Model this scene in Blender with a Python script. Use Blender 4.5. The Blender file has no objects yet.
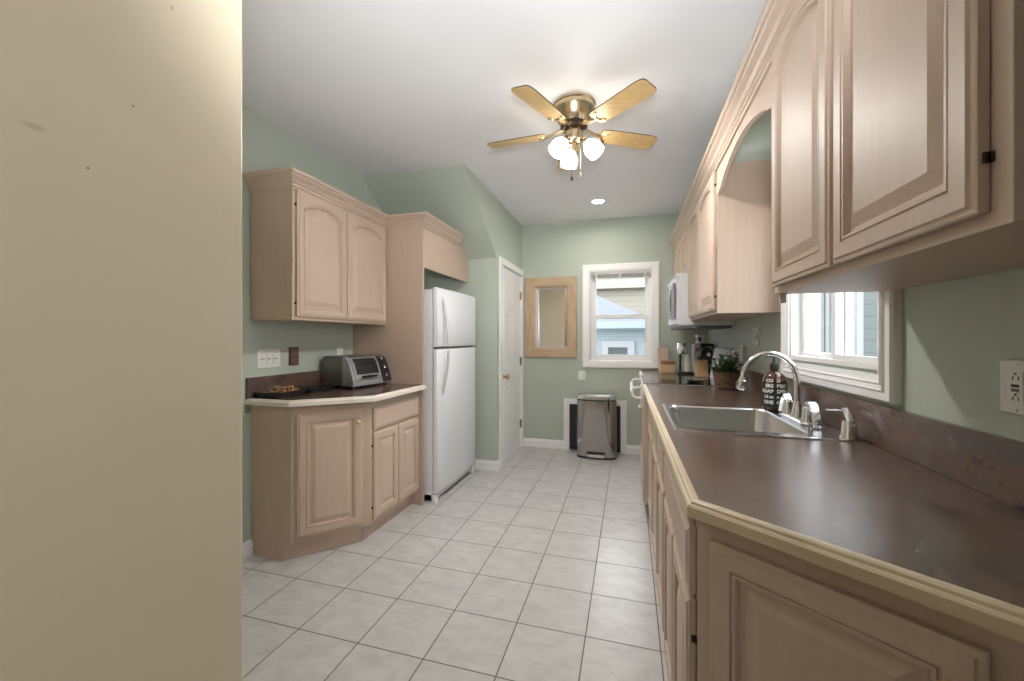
import bpy, bmesh, math, random
from mathutils import Vector, Matrix
random.seed(7)
PI = math.pi
S = bpy.context.scene
C = S.collection

# ------------------------------------------------------------------ camera, world, lights, exposure
cam_d = bpy.data.cameras.new('camera')
cam = bpy.data.objects.new('camera', cam_d); C.objects.link(cam)
cam.location = (0, 0, 1.29)
cam.rotation_euler = (PI/2, 0, 0.28067)
cam_d.sensor_width = 36.0
cam_d.lens = 36.0*407.6/1024
cam_d.shift_y = -2.05/1024
cam_d.clip_start = 0.02
S.camera = cam
S.view_settings.view_transform = 'Standard'
S.view_settings.look = 'None'
S.view_settings.gamma = 1.0
S.view_settings.use_curve_mapping = False
S.view_settings.exposure = 0.65
try:
    S.cycles.max_bounces = 10; S.cycles.diffuse_bounces = 6; S.cycles.glossy_bounces = 5
    S.cycles.transparent_max_bounces = 12
    S.cycles.sample_clamp_indirect = 6.0
    S.cycles.use_denoising = True
except Exception:
    pass
SKY = 4.6
W = bpy.data.worlds.new('overcast_sky'); S.world = W; W.use_nodes = True
bg = W.node_tree.nodes['Background']
bg.inputs[0].default_value = (0.90, 0.95, 1.0, 1); bg.inputs[1].default_value = SKY
SHADE_EMIT = 9.0
BULB_EMIT = 1350.0
CAN_EMIT = 180.0

def portal(name, loc, rot, sx, sy):
    l = bpy.data.lights.new(name, 'AREA'); l.shape = 'RECTANGLE'; l.size = sx; l.size_y = sy
    l.cycles.is_portal = True
    o = bpy.data.objects.new(name, l); C.objects.link(o); o.location = loc; o.rotation_euler = rot
    return o
portal('back_window_daylight', (-.1, 4.93, 1.55), (-PI/2, 0, 0), .8, 1.15)
portal('side_window_daylight', (.93, 2.0, 1.55), (0, PI/2, 0), .9, .9)
def spot(name, loc, aim, cone, blend, w, col, r):
    l = bpy.data.lights.new(name, 'SPOT'); l.spot_size = math.radians(cone); l.spot_blend = blend; l.energy = w; l.color = col; l.shadow_soft_size = r
    o = bpy.data.objects.new(name, l); C.objects.link(o); o.location = loc
    o.rotation_euler = (Vector(aim)-Vector(loc)).to_track_quat('-Z', 'Y').to_euler()
    return o
# light bounced off the ceiling from where the photographer stands
spot('ceiling_bounce_light', (.02, .05, 1.55), (-.42, 1.6, 2.65), 90, 1.0, 130, (.95, .975, 1.0), .12)
spot('cream_wall_fill_light', (.50, -1.0, 1.95), (-.70, .0, 1.45), 95, 1.0, 35, (1.0, .98, .96), .2)  # added unseen spot behind the camera, brightens the cream wall

# ------------------------------------------------------------------ mesh helpers
class MB:
    """collects shapes into one bmesh"""
    def __init__(self): self.bm = bmesh.new()
    def face(self, pts, smooth=False):
        vs = [self.bm.verts.new(p) for p in pts]
        f = self.bm.faces.new(vs); f.smooth = smooth
        return f
    def box(self, x0, x1, y0, y1, z0, z1, bev=0.0, seg=2, M=None):
        b = bmesh.new()
        bmesh.ops.create_cube(b, size=1.0)
        for v in b.verts:
            v.co = Vector(((x0+x1)/2+v.co.x*(x1-x0), (y0+y1)/2+v.co.y*(y1-y0), (z0+z1)/2+v.co.z*(z1-z0)))
        if bev > 0:
            bmesh.ops.bevel(b, geom=b.edges[:], offset=bev, segments=seg, affect='EDGES', profile=.5)
        self.add(b, M, smooth=False)
        return self
    def add(self, b, M=None, smooth=None):
        vm = {}
        for v in b.verts:
            vm[v] = self.bm.verts.new(M @ v.co if M is not None else v.co)
        for f in b.faces:
            try: nf = self.bm.faces.new([vm[v] for v in f.verts])
            except ValueError: continue
            nf.smooth = f.smooth if smooth is None else smooth
        b.free()
    def lathe(self, prof, seg=28, M=None, a0=0.0, a1=2*PI, smooth=True, cap=True):
        full = abs(a1-a0-2*PI) < 1e-6
        n = seg if full else seg+1
        rings = []
        for r, z in prof:
            row = []
            for k in range(n):
                a = a0+(a1-a0)*k/seg
                p = Vector((r*math.cos(a), r*math.sin(a), z))
                row.append(self.bm.verts.new(M @ p if M is not None else p))
            rings.append(row)
        for i in range(len(rings)-1):
            for k in range(seg):
                k2 = (k+1) % n
                q = [rings[i][k], rings[i][k2], rings[i+1][k2], rings[i+1][k]]
                try:
                    f = self.bm.faces.new(q); f.smooth = smooth
                except ValueError: pass
        for row, r in ((rings[0], prof[0][0]), (rings[-1], prof[-1][0])):
            if r > 1e-4 and full and cap:
                try: self.bm.faces.new(row)
                except ValueError: pass
        return self
    def tube(self, pts, r, seg=10, caps=True):
        pts = [Vector(p) for p in pts]
        rr = r if isinstance(r, (list, tuple)) else [r]*len(pts)
        rings = []
        up = None
        for i, p in enumerate(pts):
            if i == 0: t = pts[1]-pts[0]
            elif i == len(pts)-1: t = pts[-1]-pts[-2]
            else: t = (pts[i+1]-pts[i]).normalized()+(pts[i]-pts[i-1]).normalized()
            t.normalize()
            if up is None:
                up = Vector((0, 0, 1)) if abs(t.z) < .9 else Vector((1, 0, 0))
            a = t.cross(up)
            if a.length < 1e-5: a = t.cross(Vector((0, 1, 0)))
            a.normalize(); b = a.cross(t).normalized(); up = b
            rings.append([self.bm.verts.new(p+a*rr[i]*math.cos(2*PI*k/seg)+b*rr[i]*math.sin(2*PI*k/seg)) for k in range(seg)])
        for i in range(len(rings)-1):
            for k in range(seg):
                f = self.bm.faces.new([rings[i][k], rings[i][(k+1) % seg], rings[i+1][(k+1) % seg], rings[i+1][k]]); f.smooth = True
        if caps:
            self.bm.faces.new(rings[0][::-1]); self.bm.faces.new(rings[-1])
        return self
    def prism(self, poly, fn, t0, t1, smooth=False):
        """poly = 2D points, fn(u, v, t) -> 3D; extruded from t0 to t1"""
        a = [self.bm.verts.new(fn(u, v, t0)) for u, v in poly]
        b = [self.bm.verts.new(fn(u, v, t1)) for u, v in poly]
        n = len(poly)
        self.bm.faces.new(a[::-1]); self.bm.faces.new(b)
        for k in range(n):
            f = self.bm.faces.new([a[k], a[(k+1) % n], b[(k+1) % n], b[k]]); f.smooth = smooth
        return self
    def sweep(self, path, prof, side=1, closed_prof=True):
        """path: (x, y) points; prof: (out, z) points; out is to the right of travel (side=1) or left (-1)"""
        P = [Vector((p[0], p[1])) for p in path]
        N = []
        for i in range(len(P)-1):
            d = (P[i+1]-P[i]).normalized(); N.append(Vector((d.y, -d.x))*side)
        rings = []
        for i, p in enumerate(P):
            if i == 0: m = N[0]
            elif i == len(P)-1: m = N[-1]
            else:
                m = N[i-1]+N[i]; m = m/(1+N[i-1].dot(N[i]))
            rings.append([self.bm.verts.new((p.x+m.x*o, p.y+m.y*o, z)) for o, z in prof])
        n = len(prof)
        for i in range(len(rings)-1):
            for k in range(n if closed_prof else n-1):
                self.bm.faces.new([rings[i][k], rings[i][(k+1) % n], rings[i+1][(k+1) % n], rings[i+1][k]])
        if closed_prof:
            self.bm.faces.new(rings[0]); self.bm.faces.new(rings[-1][::-1])
        return self
    def loops(self, L, cap=True, close=False, smooth=False):
        R = [[self.bm.verts.new(p) for p in l] for l in L]
        n = len(R[0])
        for i in range(len(R)-1):
            for k in range(n):
                f = self.bm.faces.new([R[i][k], R[i][(k+1) % n], R[i+1][(k+1) % n], R[i+1][k]]); f.smooth = smooth
        if close:
            for k in range(n):
                self.bm.faces.new([R[-1][k], R[-1][(k+1) % n], R[0][(k+1) % n], R[0][k]])
        elif cap:
            self.bm.faces.new(R[0][::-1]); self.bm.faces.new(R[-1])
        return self
    def ring(self, u0, u1, v0, v1, prof, fn):
        """picture-frame ring: prof = (inset, height) closed profile"""
        L = []
        for i, h in prof:
            L.append([fn(u0+i, v0+i, h), fn(u1-i, v0+i, h), fn(u1-i, v1-i, h), fn(u0+i, v1-i, h)])
        return self.loops(L, close=True)

def pmat(o):
    M = Matrix.Identity(4)
    while o is not None:
        M = Matrix.Translation(o.location) @ o.rotation_euler.to_matrix().to_4x4() @ M
        o = o.parent
    return M

def obj(name, mb, mat, parent=None, world=False, autosmooth=None, bevel=0.0):
    me = bpy.data.meshes.new(name)
    bm = mb.bm
    bmesh.ops.recalc_face_normals(bm, faces=bm.faces[:])
    if parent is not None and world:
        inv = pmat(parent).inverted()
        for v in bm.verts: v.co = inv @ v.co
    o = bpy.data.objects.new(name, me)
    if parent is None:
        xs = [v.co.x for v in bm.verts]; ys = [v.co.y for v in bm.verts]; zs = [v.co.z for v in bm.verts]
        c = Vector(((min(xs)+max(xs))/2, (min(ys)+max(ys))/2, min(zs)))
        for v in bm.verts: v.co -= c
        o.location = c
    bm.to_mesh(me); bm.free()
    if any(p.use_smooth for p in me.polygons): me.set_sharp_from_angle(angle=math.radians(42))
    C.objects.link(o)
    if parent is not None: o.parent = parent
    if mat is not None: me.materials.append(mat)
    if bevel > 0:
        m = o.modifiers.new('bevel', 'BEVEL'); m.width = bevel; m.segments = 2; m.limit_method = 'ANGLE'; m.angle_limit = math.radians(40)
    return o

def tag(o, label, cat, group=None, kind=None):
    o['label'] = label; o['category'] = cat
    if group: o['group'] = group
    if kind: o['kind'] = kind
    return o

def thing(name, label, cat, loc=(0, 0, 0), rotz=0.0, group=None):
    o = bpy.data.objects.new(name, None); C.objects.link(o)
    o.location = loc; o.rotation_euler = (0, 0, rotz); o.empty_display_size = .05
    return tag(o, label, cat, group)

def struct(name, mb, mat, parent=None, world=True, **k):
    o = obj(name, mb, mat, parent, world=world, **k)
    if parent is None: o['kind'] = 'structure'
    return o

# ------------------------------------------------------------------ materials
def base_mat(name):
    m = bpy.data.materials.new(name); m.use_nodes = True
    nt = m.node_tree
    return m, nt, nt.nodes['Principled BSDF']

def plain(name, col, rough=.5, metal=0.0, spec=None, noise=0.0, nscale=30.0, emit=None, estr=0.0, coat=0.0):
    m, nt, b = base_mat(name)
    b.inputs['Base Color'].default_value = (*col, 1)
    b.inputs['Roughness'].default_value = rough
    b.inputs['Metallic'].default_value = metal
    if spec is not None: b.inputs['Specular IOR Level'].default_value = spec
    if coat: b.inputs['Coat Weight'].default_value = coat; b.inputs['Coat Roughness'].default_value = .15
    if noise > 0:
        tc = nt.nodes.new('ShaderNodeTexCoord'); n = nt.nodes.new('ShaderNodeTexNoise')
        n.inputs['Scale'].default_value = nscale; n.inputs['Detail'].default_value = 4
        nt.links.new(tc.outputs['Object'], n.inputs['Vector'])
        mx = nt.nodes.new('ShaderNodeMix'); mx.data_type = 'RGBA'
        mx.inputs['A'].default_value = (*[c*(1-noise) for c in col], 1)
        mx.inputs['B'].default_value = (*[min(1, c*(1+noise)) for c in col], 1)
        nt.links.new(n.outputs['Fac'], mx.inputs['Factor'])
        nt.links.new(mx.outputs['Result'], b.inputs['Base Color'])
    if emit is not None:
        b.inputs['Emission Color'].default_value = (*emit, 1); b.inputs['Emission Strength'].default_value = estr
    return m

def wood(name, c0, c1, rough=.4, scale=(30, 30, 2.0), spec=.5, bump=.02):
    m, nt, b = base_mat(name)
    tc = nt.nodes.new('ShaderNodeTexCoord'); mp = nt.nodes.new('ShaderNodeMapping')
    mp.inputs['Scale'].default_value = scale
    nt.links.new(tc.outputs['Object'], mp.inputs['Vector'])
    n = nt.nodes.new('ShaderNodeTexNoise'); n.inputs['Scale'].default_value = 1.6; n.inputs['Detail'].default_value = 6; n.inputs['Roughness'].default_value = .6
    nt.links.new(mp.outputs['Vector'], n.inputs['Vector'])
    n2 = nt.nodes.new('ShaderNodeTexNoise'); n2.inputs['Scale'].default_value = 1.1; n2.inputs['Detail'].default_value = 3
    nt.links.new(tc.outputs['Object'], n2.inputs['Vector'])
    add = nt.nodes.new('ShaderNodeMath'); add.operation = 'MULTIPLY_ADD'; add.inputs[1].default_value = .7
    nt.links.new(n.outputs['Fac'], add.inputs[0])
    m2 = nt.nodes.new('ShaderNodeMath'); m2.operation = 'MULTIPLY'; m2.inputs[1].default_value = .3
    nt.links.new(n2.outputs['Fac'], m2.inputs[0]); nt.links.new(m2.outputs[0], add.inputs[2])
    r = nt.nodes.new('ShaderNodeValToRGB')
    r.color_ramp.elements[0].position = .32; r.color_ramp.elements[0].color = (*c0, 1)
    r.color_ramp.elements[1].position = .68; r.color_ramp.elements[1].color = (*c1, 1)
    nt.links.new(add.outputs[0], r.inputs['Fac']); nt.links.new(r.outputs['Color'], b.inputs['Base Color'])
    b.inputs['Roughness'].default_value = rough; b.inputs['Specular IOR Level'].default_value = spec
    if bump:
        bp = nt.nodes.new('ShaderNodeBump'); bp.inputs['Strength'].default_value = bump; bp.inputs['Distance'].default_value = .002
        nt.links.new(n.outputs['Fac'], bp.inputs['Height']); nt.links.new(bp.outputs['Normal'], b.inputs['Normal'])
    return m

def paint(name, col, rough=.5, var=.04, bump=.03, spec=.4):
    m, nt, b = base_mat(name)
    tc = nt.nodes.new('ShaderNodeTexCoord')
    n = nt.nodes.new('ShaderNodeTexNoise'); n.inputs['Scale'].default_value = 1.7; n.inputs['Detail'].default_value = 5
    nt.links.new(tc.outputs['Object'], n.inputs['Vector'])
    mx = nt.nodes.new('ShaderNodeMix'); mx.data_type = 'RGBA'
    mx.inputs['A'].default_value = (*[c*(1-var) for c in col], 1); mx.inputs['B'].default_value = (*[min(1, c*(1+var)) for c in col], 1)
    nt.links.new(n.outputs['Fac'], mx.inputs['Factor']); nt.links.new(mx.outputs['Result'], b.inputs['Base Color'])
    b.inputs['Roughness'].default_value = rough; b.inputs['Specular IOR Level'].default_value = spec
    n2 = nt.nodes.new('ShaderNodeTexNoise'); n2.inputs['Scale'].default_value = 90; n2.inputs['Detail'].default_value = 3
    nt.links.new(tc.outputs['Object'], n2.inputs['Vector'])
    bp = nt.nodes.new('ShaderNodeBump'); bp.inputs['Strength'].default_value = bump; bp.inputs['Distance'].default_value = .003
    nt.links.new(n2.outputs['Fac'], bp.inputs['Height']); nt.links.new(bp.outputs['Normal'], b.inputs['Normal'])
    return m

M_GREEN = paint('sage_green_paint', (.445, .498, .432), rough=.5)
M_CREAM = paint('cream_paint', (.70, .615, .46), rough=.36, var=.07, bump=.05)
def stains(m, spots):
    nt = m.node_tree; b = nt.nodes['Principled BSDF']
    src = b.inputs['Base Color'].links[0].from_socket
    geo = nt.nodes.new('ShaderNodeNewGeometry')
    for (p, sc, k, col) in spots:
        mp = nt.nodes.new('ShaderNodeVectorMath'); mp.operation = 'SUBTRACT'; mp.inputs[1].default_value = p; nt.links.new(geo.outputs['Position'], mp.inputs[0])
        dv = nt.nodes.new('ShaderNodeVectorMath'); dv.operation = 'DIVIDE'; dv.inputs[1].default_value = sc; nt.links.new(mp.outputs[0], dv.inputs[0])
        ln = nt.nodes.new('ShaderNodeVectorMath'); ln.operation = 'LENGTH'; nt.links.new(dv.outputs[0], ln.inputs[0])
        mr_ = nt.nodes.new('ShaderNodeMapRange'); mr_.inputs['From Min'].default_value = 1.0; mr_.inputs['From Max'].default_value = .3; mr_.inputs['To Max'].default_value = k; nt.links.new(ln.outputs['Value'], mr_.inputs['Value'])
        mx = nt.nodes.new('ShaderNodeMix'); mx.data_type = 'RGBA'; nt.links.new(mr_.outputs[0], mx.inputs['Factor']); nt.links.new(src, mx.inputs['A']); mx.inputs['B'].default_value = (*col, 1)
        src = mx.outputs['Result']
    nt.links.new(src, b.inputs['Base Color'])
stains(M_CREAM, [((-.702, .318, 1.55), (.05, .016, .006), .35, (.30, .25, .17)), ((-.702, .422, 1.632), (.05, .002, .002), 1, (.08, .06, .04)), ((-.702, .370, 1.520), (.05, .002, .002), 1, (.08, .06, .04)), ((-.702, .475, 1.818), (.05, .003, .004), .7, (.2, .16, .1))])
M_CEIL = paint('ceiling_paint', (.80, .80, .82), rough=.6, var=.02)
M_TRIM = plain('white_gloss_trim', (.83, .83, .83), rough=.3)
M_WOOD = wood('pickled_maple', (.50, .387, .303), (.548, .433, .347), rough=.46, spec=.35, bump=.005)
M_WOODX = wood('pickled_maple_flat', (.488, .376, .295), (.533, .421, .337), rough=.48, spec=.35, bump=.005)
M_EDGE = wood('cream_oak_edge', (.52, .42, .27), (.64, .54, .38), rough=.32, scale=(3, 3, 40))
M_EDGEW = wood('pale_maple_edge', (.68, .62, .53), (.78, .73, .65), rough=.34, scale=(3, 3, 40))
M_KNOB = wood('pale_wood_knob', (.50, .36, .24), (.62, .46, .32), rough=.35)
M_DARKIN = plain('dark_gap', (.02, .015, .012), rough=.8)
M_HINGE = plain('dark_bronze', (.05, .035, .025), rough=.35, metal=.8)
M_WHITE = plain('white_appliance_enamel', (.72, .73, .76), rough=.28)
M_WHITEP = plain('white_plastic', (.75, .75, .73), rough=.35)
M_GREYGASKET = plain('grey_gasket', (.16, .16, .17), rough=.6)
M_STEEL = plain('brushed_steel', (.74, .74, .75), rough=.2, metal=1.0)
M_STEELD = plain('dark_brushed_steel', (.46, .44, .425), rough=.13, metal=1.0)
M_CHROME = plain('chrome', (.82, .82, .84), rough=.08, metal=1.0)
M_BRASS = plain('polished_brass', (.72, .50, .20), rough=.2, metal=1.0)
M_ABRASS = plain('antique_brass', (.55, .45, .30), rough=.25, metal=1.0)
M_BLACK = plain('black_plastic', (.015, .015, .016), rough=.4)
M_BLACKG = plain('black_glass', (.02, .02, .022), rough=.05)
M_BLADE = wood('honey_oak_blade', (.50, .33, .14), (.66, .46, .22), rough=.35, scale=(2.5, 40, 40))
M_DARKEDGE = plain('dark_walnut_edge', (.10, .06, .035), rough=.5)
M_PINE = wood('rustic_pine', (.36, .25, .155), (.56, .42, .275), rough=.5, scale=(24, 24, 3), bump=.1)
M_PINEH = wood('rustic_pine_crosswise', (.36, .25, .155), (.56, .42, .275), rough=.5, scale=(3, 24, 24), bump=.1)
M_MIRROR = plain('mirror_silver', (.9, .9, .9), rough=.01, metal=1.0)

def mat_glass():
    m, nt, b = base_mat('window_glass')
    nt.nodes.remove(b)
    out = nt.nodes['Material Output']
    t = nt.nodes.new('ShaderNodeBsdfTransparent'); g = nt.nodes.new('ShaderNodeBsdfGlossy'); g.inputs['Roughness'].default_value = .01
    lw = nt.nodes.new('ShaderNodeLayerWeight'); lw.inputs['Blend'].default_value = .5
    pw = nt.nodes.new('ShaderNodeMath'); pw.operation = 'POWER'; pw.inputs[1].default_value = 5; nt.links.new(lw.outputs['Facing'], pw.inputs[0])
    fr = nt.nodes.new('ShaderNodeMath'); fr.operation = 'MULTIPLY_ADD'; fr.inputs[1].default_value = .6; fr.inputs[2].default_value = .0; nt.links.new(pw.outputs[0], fr.inputs[0])
    mx = nt.nodes.new('ShaderNodeMixShader')
    nt.links.new(fr.outputs[0], mx.inputs[0]); nt.links.new(t.outputs[0], mx.inputs[1]); nt.links.new(g.outputs[0], mx.inputs[2])
    nt.links.new(mx.outputs[0], out.inputs[0])
    return m
M_GLASS = mat_glass()

def mat_tiles():
    m, nt, b = base_mat('grey_ceramic_tiles')
    geo = nt.nodes.new('ShaderNodeNewGeometry')
    sep = nt.nodes.new('ShaderNodeSeparateXYZ'); nt.links.new(geo.outputs['Position'], sep.inputs[0])
    T = .30709
    def line(sock, off):
        a = nt.nodes.new('ShaderNodeMath'); a.operation = 'SUBTRACT'; a.inputs[1].default_value = off; nt.links.new(sock, a.inputs[0])
        d = nt.nodes.new('ShaderNodeMath'); d.operation = 'DIVIDE'; d.inputs[1].default_value = T; nt.links.new(a.outputs[0], d.inputs[0])
        f = nt.nodes.new('ShaderNodeMath'); f.operation = 'FRACT'; nt.links.new(d.outputs[0], f.inputs[0])
        p = nt.nodes.new('ShaderNodeMath'); p.operation = 'PINGPONG'; p.inputs[1].default_value = .5; nt.links.new(d.outputs[0], p.inputs[0])
        fl = nt.nodes.new('ShaderNodeMath'); fl.operation = 'FLOOR'; nt.links.new(d.outputs[0], fl.inputs[0])
        return p.outputs[0], fl.outputs[0]
    px, fx = line(sep.outputs[0], -2.0259-10*T); py, fy = line(sep.outputs[1], 1.4767-20*T)
    mn = nt.nodes.new('ShaderNodeMath'); mn.operation = 'MINIMUM'; nt.links.new(px, mn.inputs[0]); nt.links.new(py, mn.inputs[1])
    rmp = nt.nodes.new('ShaderNodeMapRange'); rmp.inputs['From Min'].default_value = .006; rmp.inputs['From Max'].default_value = .011
    nt.links.new(mn.outputs[0], rmp.inputs['Value'])
    cmb = nt.nodes.new('ShaderNodeCombineXYZ'); nt.links.new(fx, cmb.inputs[0]); nt.links.new(fy, cmb.inputs[1])
    wn = nt.nodes.new('ShaderNodeTexWhiteNoise'); nt.links.new(cmb.outputs[0], wn.inputs['Vector'])
    add = nt.nodes.new('ShaderNodeVectorMath'); add.operation = 'MULTIPLY_ADD'
    nt.links.new(wn.outputs['Color'], add.inputs[0]); add.inputs[1].default_value = (30, 30, 30); nt.links.new(geo.outputs['Position'], add.inputs[2])
    mp = nt.nodes.new('ShaderNodeMapping'); mp.inputs['Scale'].default_value = (5, 8, 5); mp.inputs['Rotation'].default_value = (0, 0, .6)
    nt.links.new(add.outputs[0], mp.inputs['Vector'])
    n = nt.nodes.new('ShaderNodeTexNoise'); n.inputs['Scale'].default_value = 1.8; n.inputs['Detail'].default_value = 7; n.inputs['Roughness'].default_value = .65; n.inputs['Distortion'].default_value = .6
    nt.links.new(mp.outputs[0], n.inputs['Vector'])
    r = nt.nodes.new('ShaderNodeValToRGB')
    r.color_ramp.elements[0].position = .3; r.color_ramp.elements[0].color = (.46, .45, .44, 1)
    r.color_ramp.elements[1].position = .7; r.color_ramp.elements[1].color = (.57, .565, .555, 1)
    nt.links.new(n.outputs['Fac'], r.inputs['Fac'])
    mx = nt.nodes.new('ShaderNodeMix'); mx.data_type = 'RGBA'; mx.inputs['A'].default_value = (.12, .105, .095, 1)
    nt.links.new(rmp.outputs[0], mx.inputs['Factor']); nt.links.new(r.outputs['Color'], mx.inputs['B'])
    nt.links.new(mx.outputs['Result'], b.inputs['Base Color'])
    rr = nt.nodes.new('ShaderNodeMapRange'); rr.inputs['To Min'].default_value = .8; rr.inputs['To Max'].default_value = .27
    nt.links.new(rmp.outputs[0], rr.inputs['Value']); nt.links.new(rr.outputs[0], b.inputs['Roughness'])
    bp = nt.nodes.new('ShaderNodeBump'); bp.inputs['Strength'].default_value = .35; bp.inputs['Distance'].default_value = .002
    nt.links.new(rmp.outputs[0], bp.inputs['Height']); nt.links.new(bp.outputs['Normal'], b.inputs['Normal'])
    return m
M_TILE = mat_tiles()

def mat_laminate():
    m, nt, b = base_mat('mottled_brown_laminate')
    geo = nt.nodes.new('ShaderNodeNewGeometry')
    mp = nt.nodes.new('ShaderNodeMapping'); mp.inputs['Scale'].default_value = (9, 5, 8); mp.inputs['Rotation'].default_value = (0, 0, -.7)
    nt.links.new(geo.outputs['Position'], mp.inputs['Vector'])
    n = nt.nodes.new('ShaderNodeTexNoise'); n.inputs['Scale'].default_value = 1.5; n.inputs['Detail'].default_value = 5; n.inputs['Roughness'].default_value = .62; n.inputs['Distortion'].default_value = .35
    nt.links.new(mp.outputs[0], n.inputs['Vector'])
    r = nt.nodes.new('ShaderNodeValToRGB')
    e = r.color_ramp.elements
    e[0].position = .33; e[0].color = (.04, .028, .024, 1)
    e[1].position = .72; e[1].color = (.15, .107, .085, 1)
    x = e.new(.45); x.color = (.125, .068, .046, 1)
    x = e.new(.55); x.color = (.092, .066, .056, 1)
    nt.links.new(n.outputs['Fac'], r.inputs['Fac']); nt.links.new(r.outputs['Color'], b.inputs['Base Color'])
    b.inputs['Roughness'].default_value = .26; b.inputs['Specular IOR Level'].default_value = .6
    b.inputs['Coat Weight'].default_value = .35; b.inputs['Coat Roughness'].default_value = .22
    return m
M_LAM = mat_laminate()

def mat_siding(name, col, pitch=.11):
    m, nt, b = base_mat(name)
    geo = nt.nodes.new('ShaderNodeNewGeometry'); sep = nt.nodes.new('ShaderNodeSeparateXYZ'); nt.links.new(geo.outputs['Position'], sep.inputs[0])
    d = nt.nodes.new('ShaderNodeMath'); d.operation = 'DIVIDE'; d.inputs[1].default_value = pitch; nt.links.new(sep.outputs[2], d.inputs[0])
    f = nt.nodes.new('ShaderNodeMath'); f.operation = 'FRACT'; nt.links.new(d.outputs[0], f.inputs[0])
    r = nt.nodes.new('ShaderNodeValToRGB'); e = r.color_ramp.elements
    e[0].position = 0; e[0].color = (*[c*.55 for c in col], 1); e[1].position = .14; e[1].color = (*col, 1)
    nt.links.new(f.outputs[0], r.inputs['Fac']); nt.links.new(r.outputs['Color'], b.inputs['Base Color'])
    b.inputs['Roughness'].default_value = .7
    bp = nt.nodes.new('ShaderNodeBump'); bp.inputs['Strength'].default_value = .5; nt.links.new(f.outputs[0], bp.inputs['Height']); nt.links.new(bp.outputs['Normal'], b.inputs['Normal'])
    return m
M_OUTTRIM = plain('dimmed_white_trim', (.20, .21, .215), rough=.6)  # white trim set to an even grey so it does not overexpose
M_SIDB = mat_siding('pale_blue_siding', (.165, .195, .21))
M_SIDC = mat_siding('cream_siding', (.225, .205, .165), .2)
M_SIDG = mat_siding('grey_green_siding', (.075, .092, .088), .14)
M_ROOF = plain('blue_grey_shingles', (.10, .112, .125), rough=.85, noise=.25, nscale=14)

# ------------------------------------------------------------------ dimensions
H = 2.65
XL, XR, XD, YB = -2.17, .80, -1.24, 4.745
YRET, YS, ZS = 3.77, 2.955, 2.075
YN = .60          # kitchen side of the near wall
XN = -.702        # face of the cream wall beside the camera
ZC = .935         # counter tops
T = .12

# ------------------------------------------------------------------ room shell
m = MB(); m.box(XL-.2, XR+.2, -2.2, YB+.2, -.06, 0); struct('floor', m, M_TILE)
m = MB(); m.box(XL-.2, XR+.2, -2.2, YB+.2, H, H+.08); struct('ceiling', m, M_CEIL)
m = MB(); m.box(XL-T, XL, YN-.1, YRET, 0, H); struct('wall_left', m, M_GREEN)
m = MB(); m.prism([(XN, -2.2), (XN, YN), (XL-T, YN), (XL-T, YN-.12), (XN-.12, YN-.12), (XN-.12, -2.2)], lambda a, b, t: Vector((a, b, t)), 0, H); struct('wall_near', m, M_CREAM, bevel=.004)
m = MB(); m.box(XN-.12, XR+T, -2.32, -2.2, 0, H); struct('wall_rear', m, M_CREAM)
# wall facing the camera between refrigerator and door, with the closet wall
m = MB(); m.box(XL-T, XD-T, YRET, YRET+T, 0, H); struct('wall_return', m, M_GREEN)
DY0, DY1, DZ = 3.915, 4.70, 2.035    # door opening
m = MB()
def fx(u, v, t): return Vector((t, u, v))
m.prism([(YRET, 0), (DY0, 0), (DY0, DZ), (DY1, DZ), (DY1, 0), (YB, 0), (YB, H), (YS, H), (YRET, ZS)], fx, XD-T, XD)
struct('wall_closet', m, M_GREEN)
# sloping underside over the refrigerator
m = MB(); m.prism([(YS, H), (YRET, ZS), (YRET+.05, ZS), (YRET+.05, H)], fx, XL, XD-T); struct('wall_slope', m, M_GREEN)

WB = (-.435, .235, 1.04, 2.055)      # back window opening x0,x1,z0,z1
m = MB()
m.box(XL, WB[0], YB, YB+T, 0, H); m.box(WB[1], XR+T, YB, YB+T, 0, H)
m.box(WB[0], WB[1], YB, YB+T, 0, WB[2]); m.box(WB[0], WB[1], YB, YB+T, WB[3], H)
struct('wall_back', m, M_GREEN)
WR = (1.60, 2.40, 1.185, 2.02)       # side window opening y0,y1,z0,z1
m = MB()
m.box(XR, XR+T, -2.2, WR[0], 0, H); m.box(XR, XR+T, WR[1], YB, 0, H)
m.box(XR, XR+T, WR[0], WR[1], 0, WR[2]); m.box(XR, XR+T, WR[0], WR[1], WR[3], H)
struct('wall_right', m, M_GREEN)
m = MB(); m.box(.56, XR, 2.545, YB, 2.275, H); struct('wall_soffit', m, M_GREEN)

BBP = [(0, 0), (.016, 0), (.016, .07), (.011, .078), (.009, .092), (0, .098)]
m = MB(); m.sweep([(XL, YN), (XL, 1.905)], BBP); struct('baseboard_left', m, M_TRIM)
m = MB(); m.sweep([(XL+.3, YRET), (XD, YRET), (XD, YRET+.045)], BBP); struct('baseboard_return', m, M_TRIM)
m = MB(); m.sweep([(XD, YB), (-.735, YB)], BBP); m.sweep([(-.03, YB), (.14, YB)], BBP); struct('baseboard_back', m, M_TRIM)

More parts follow.
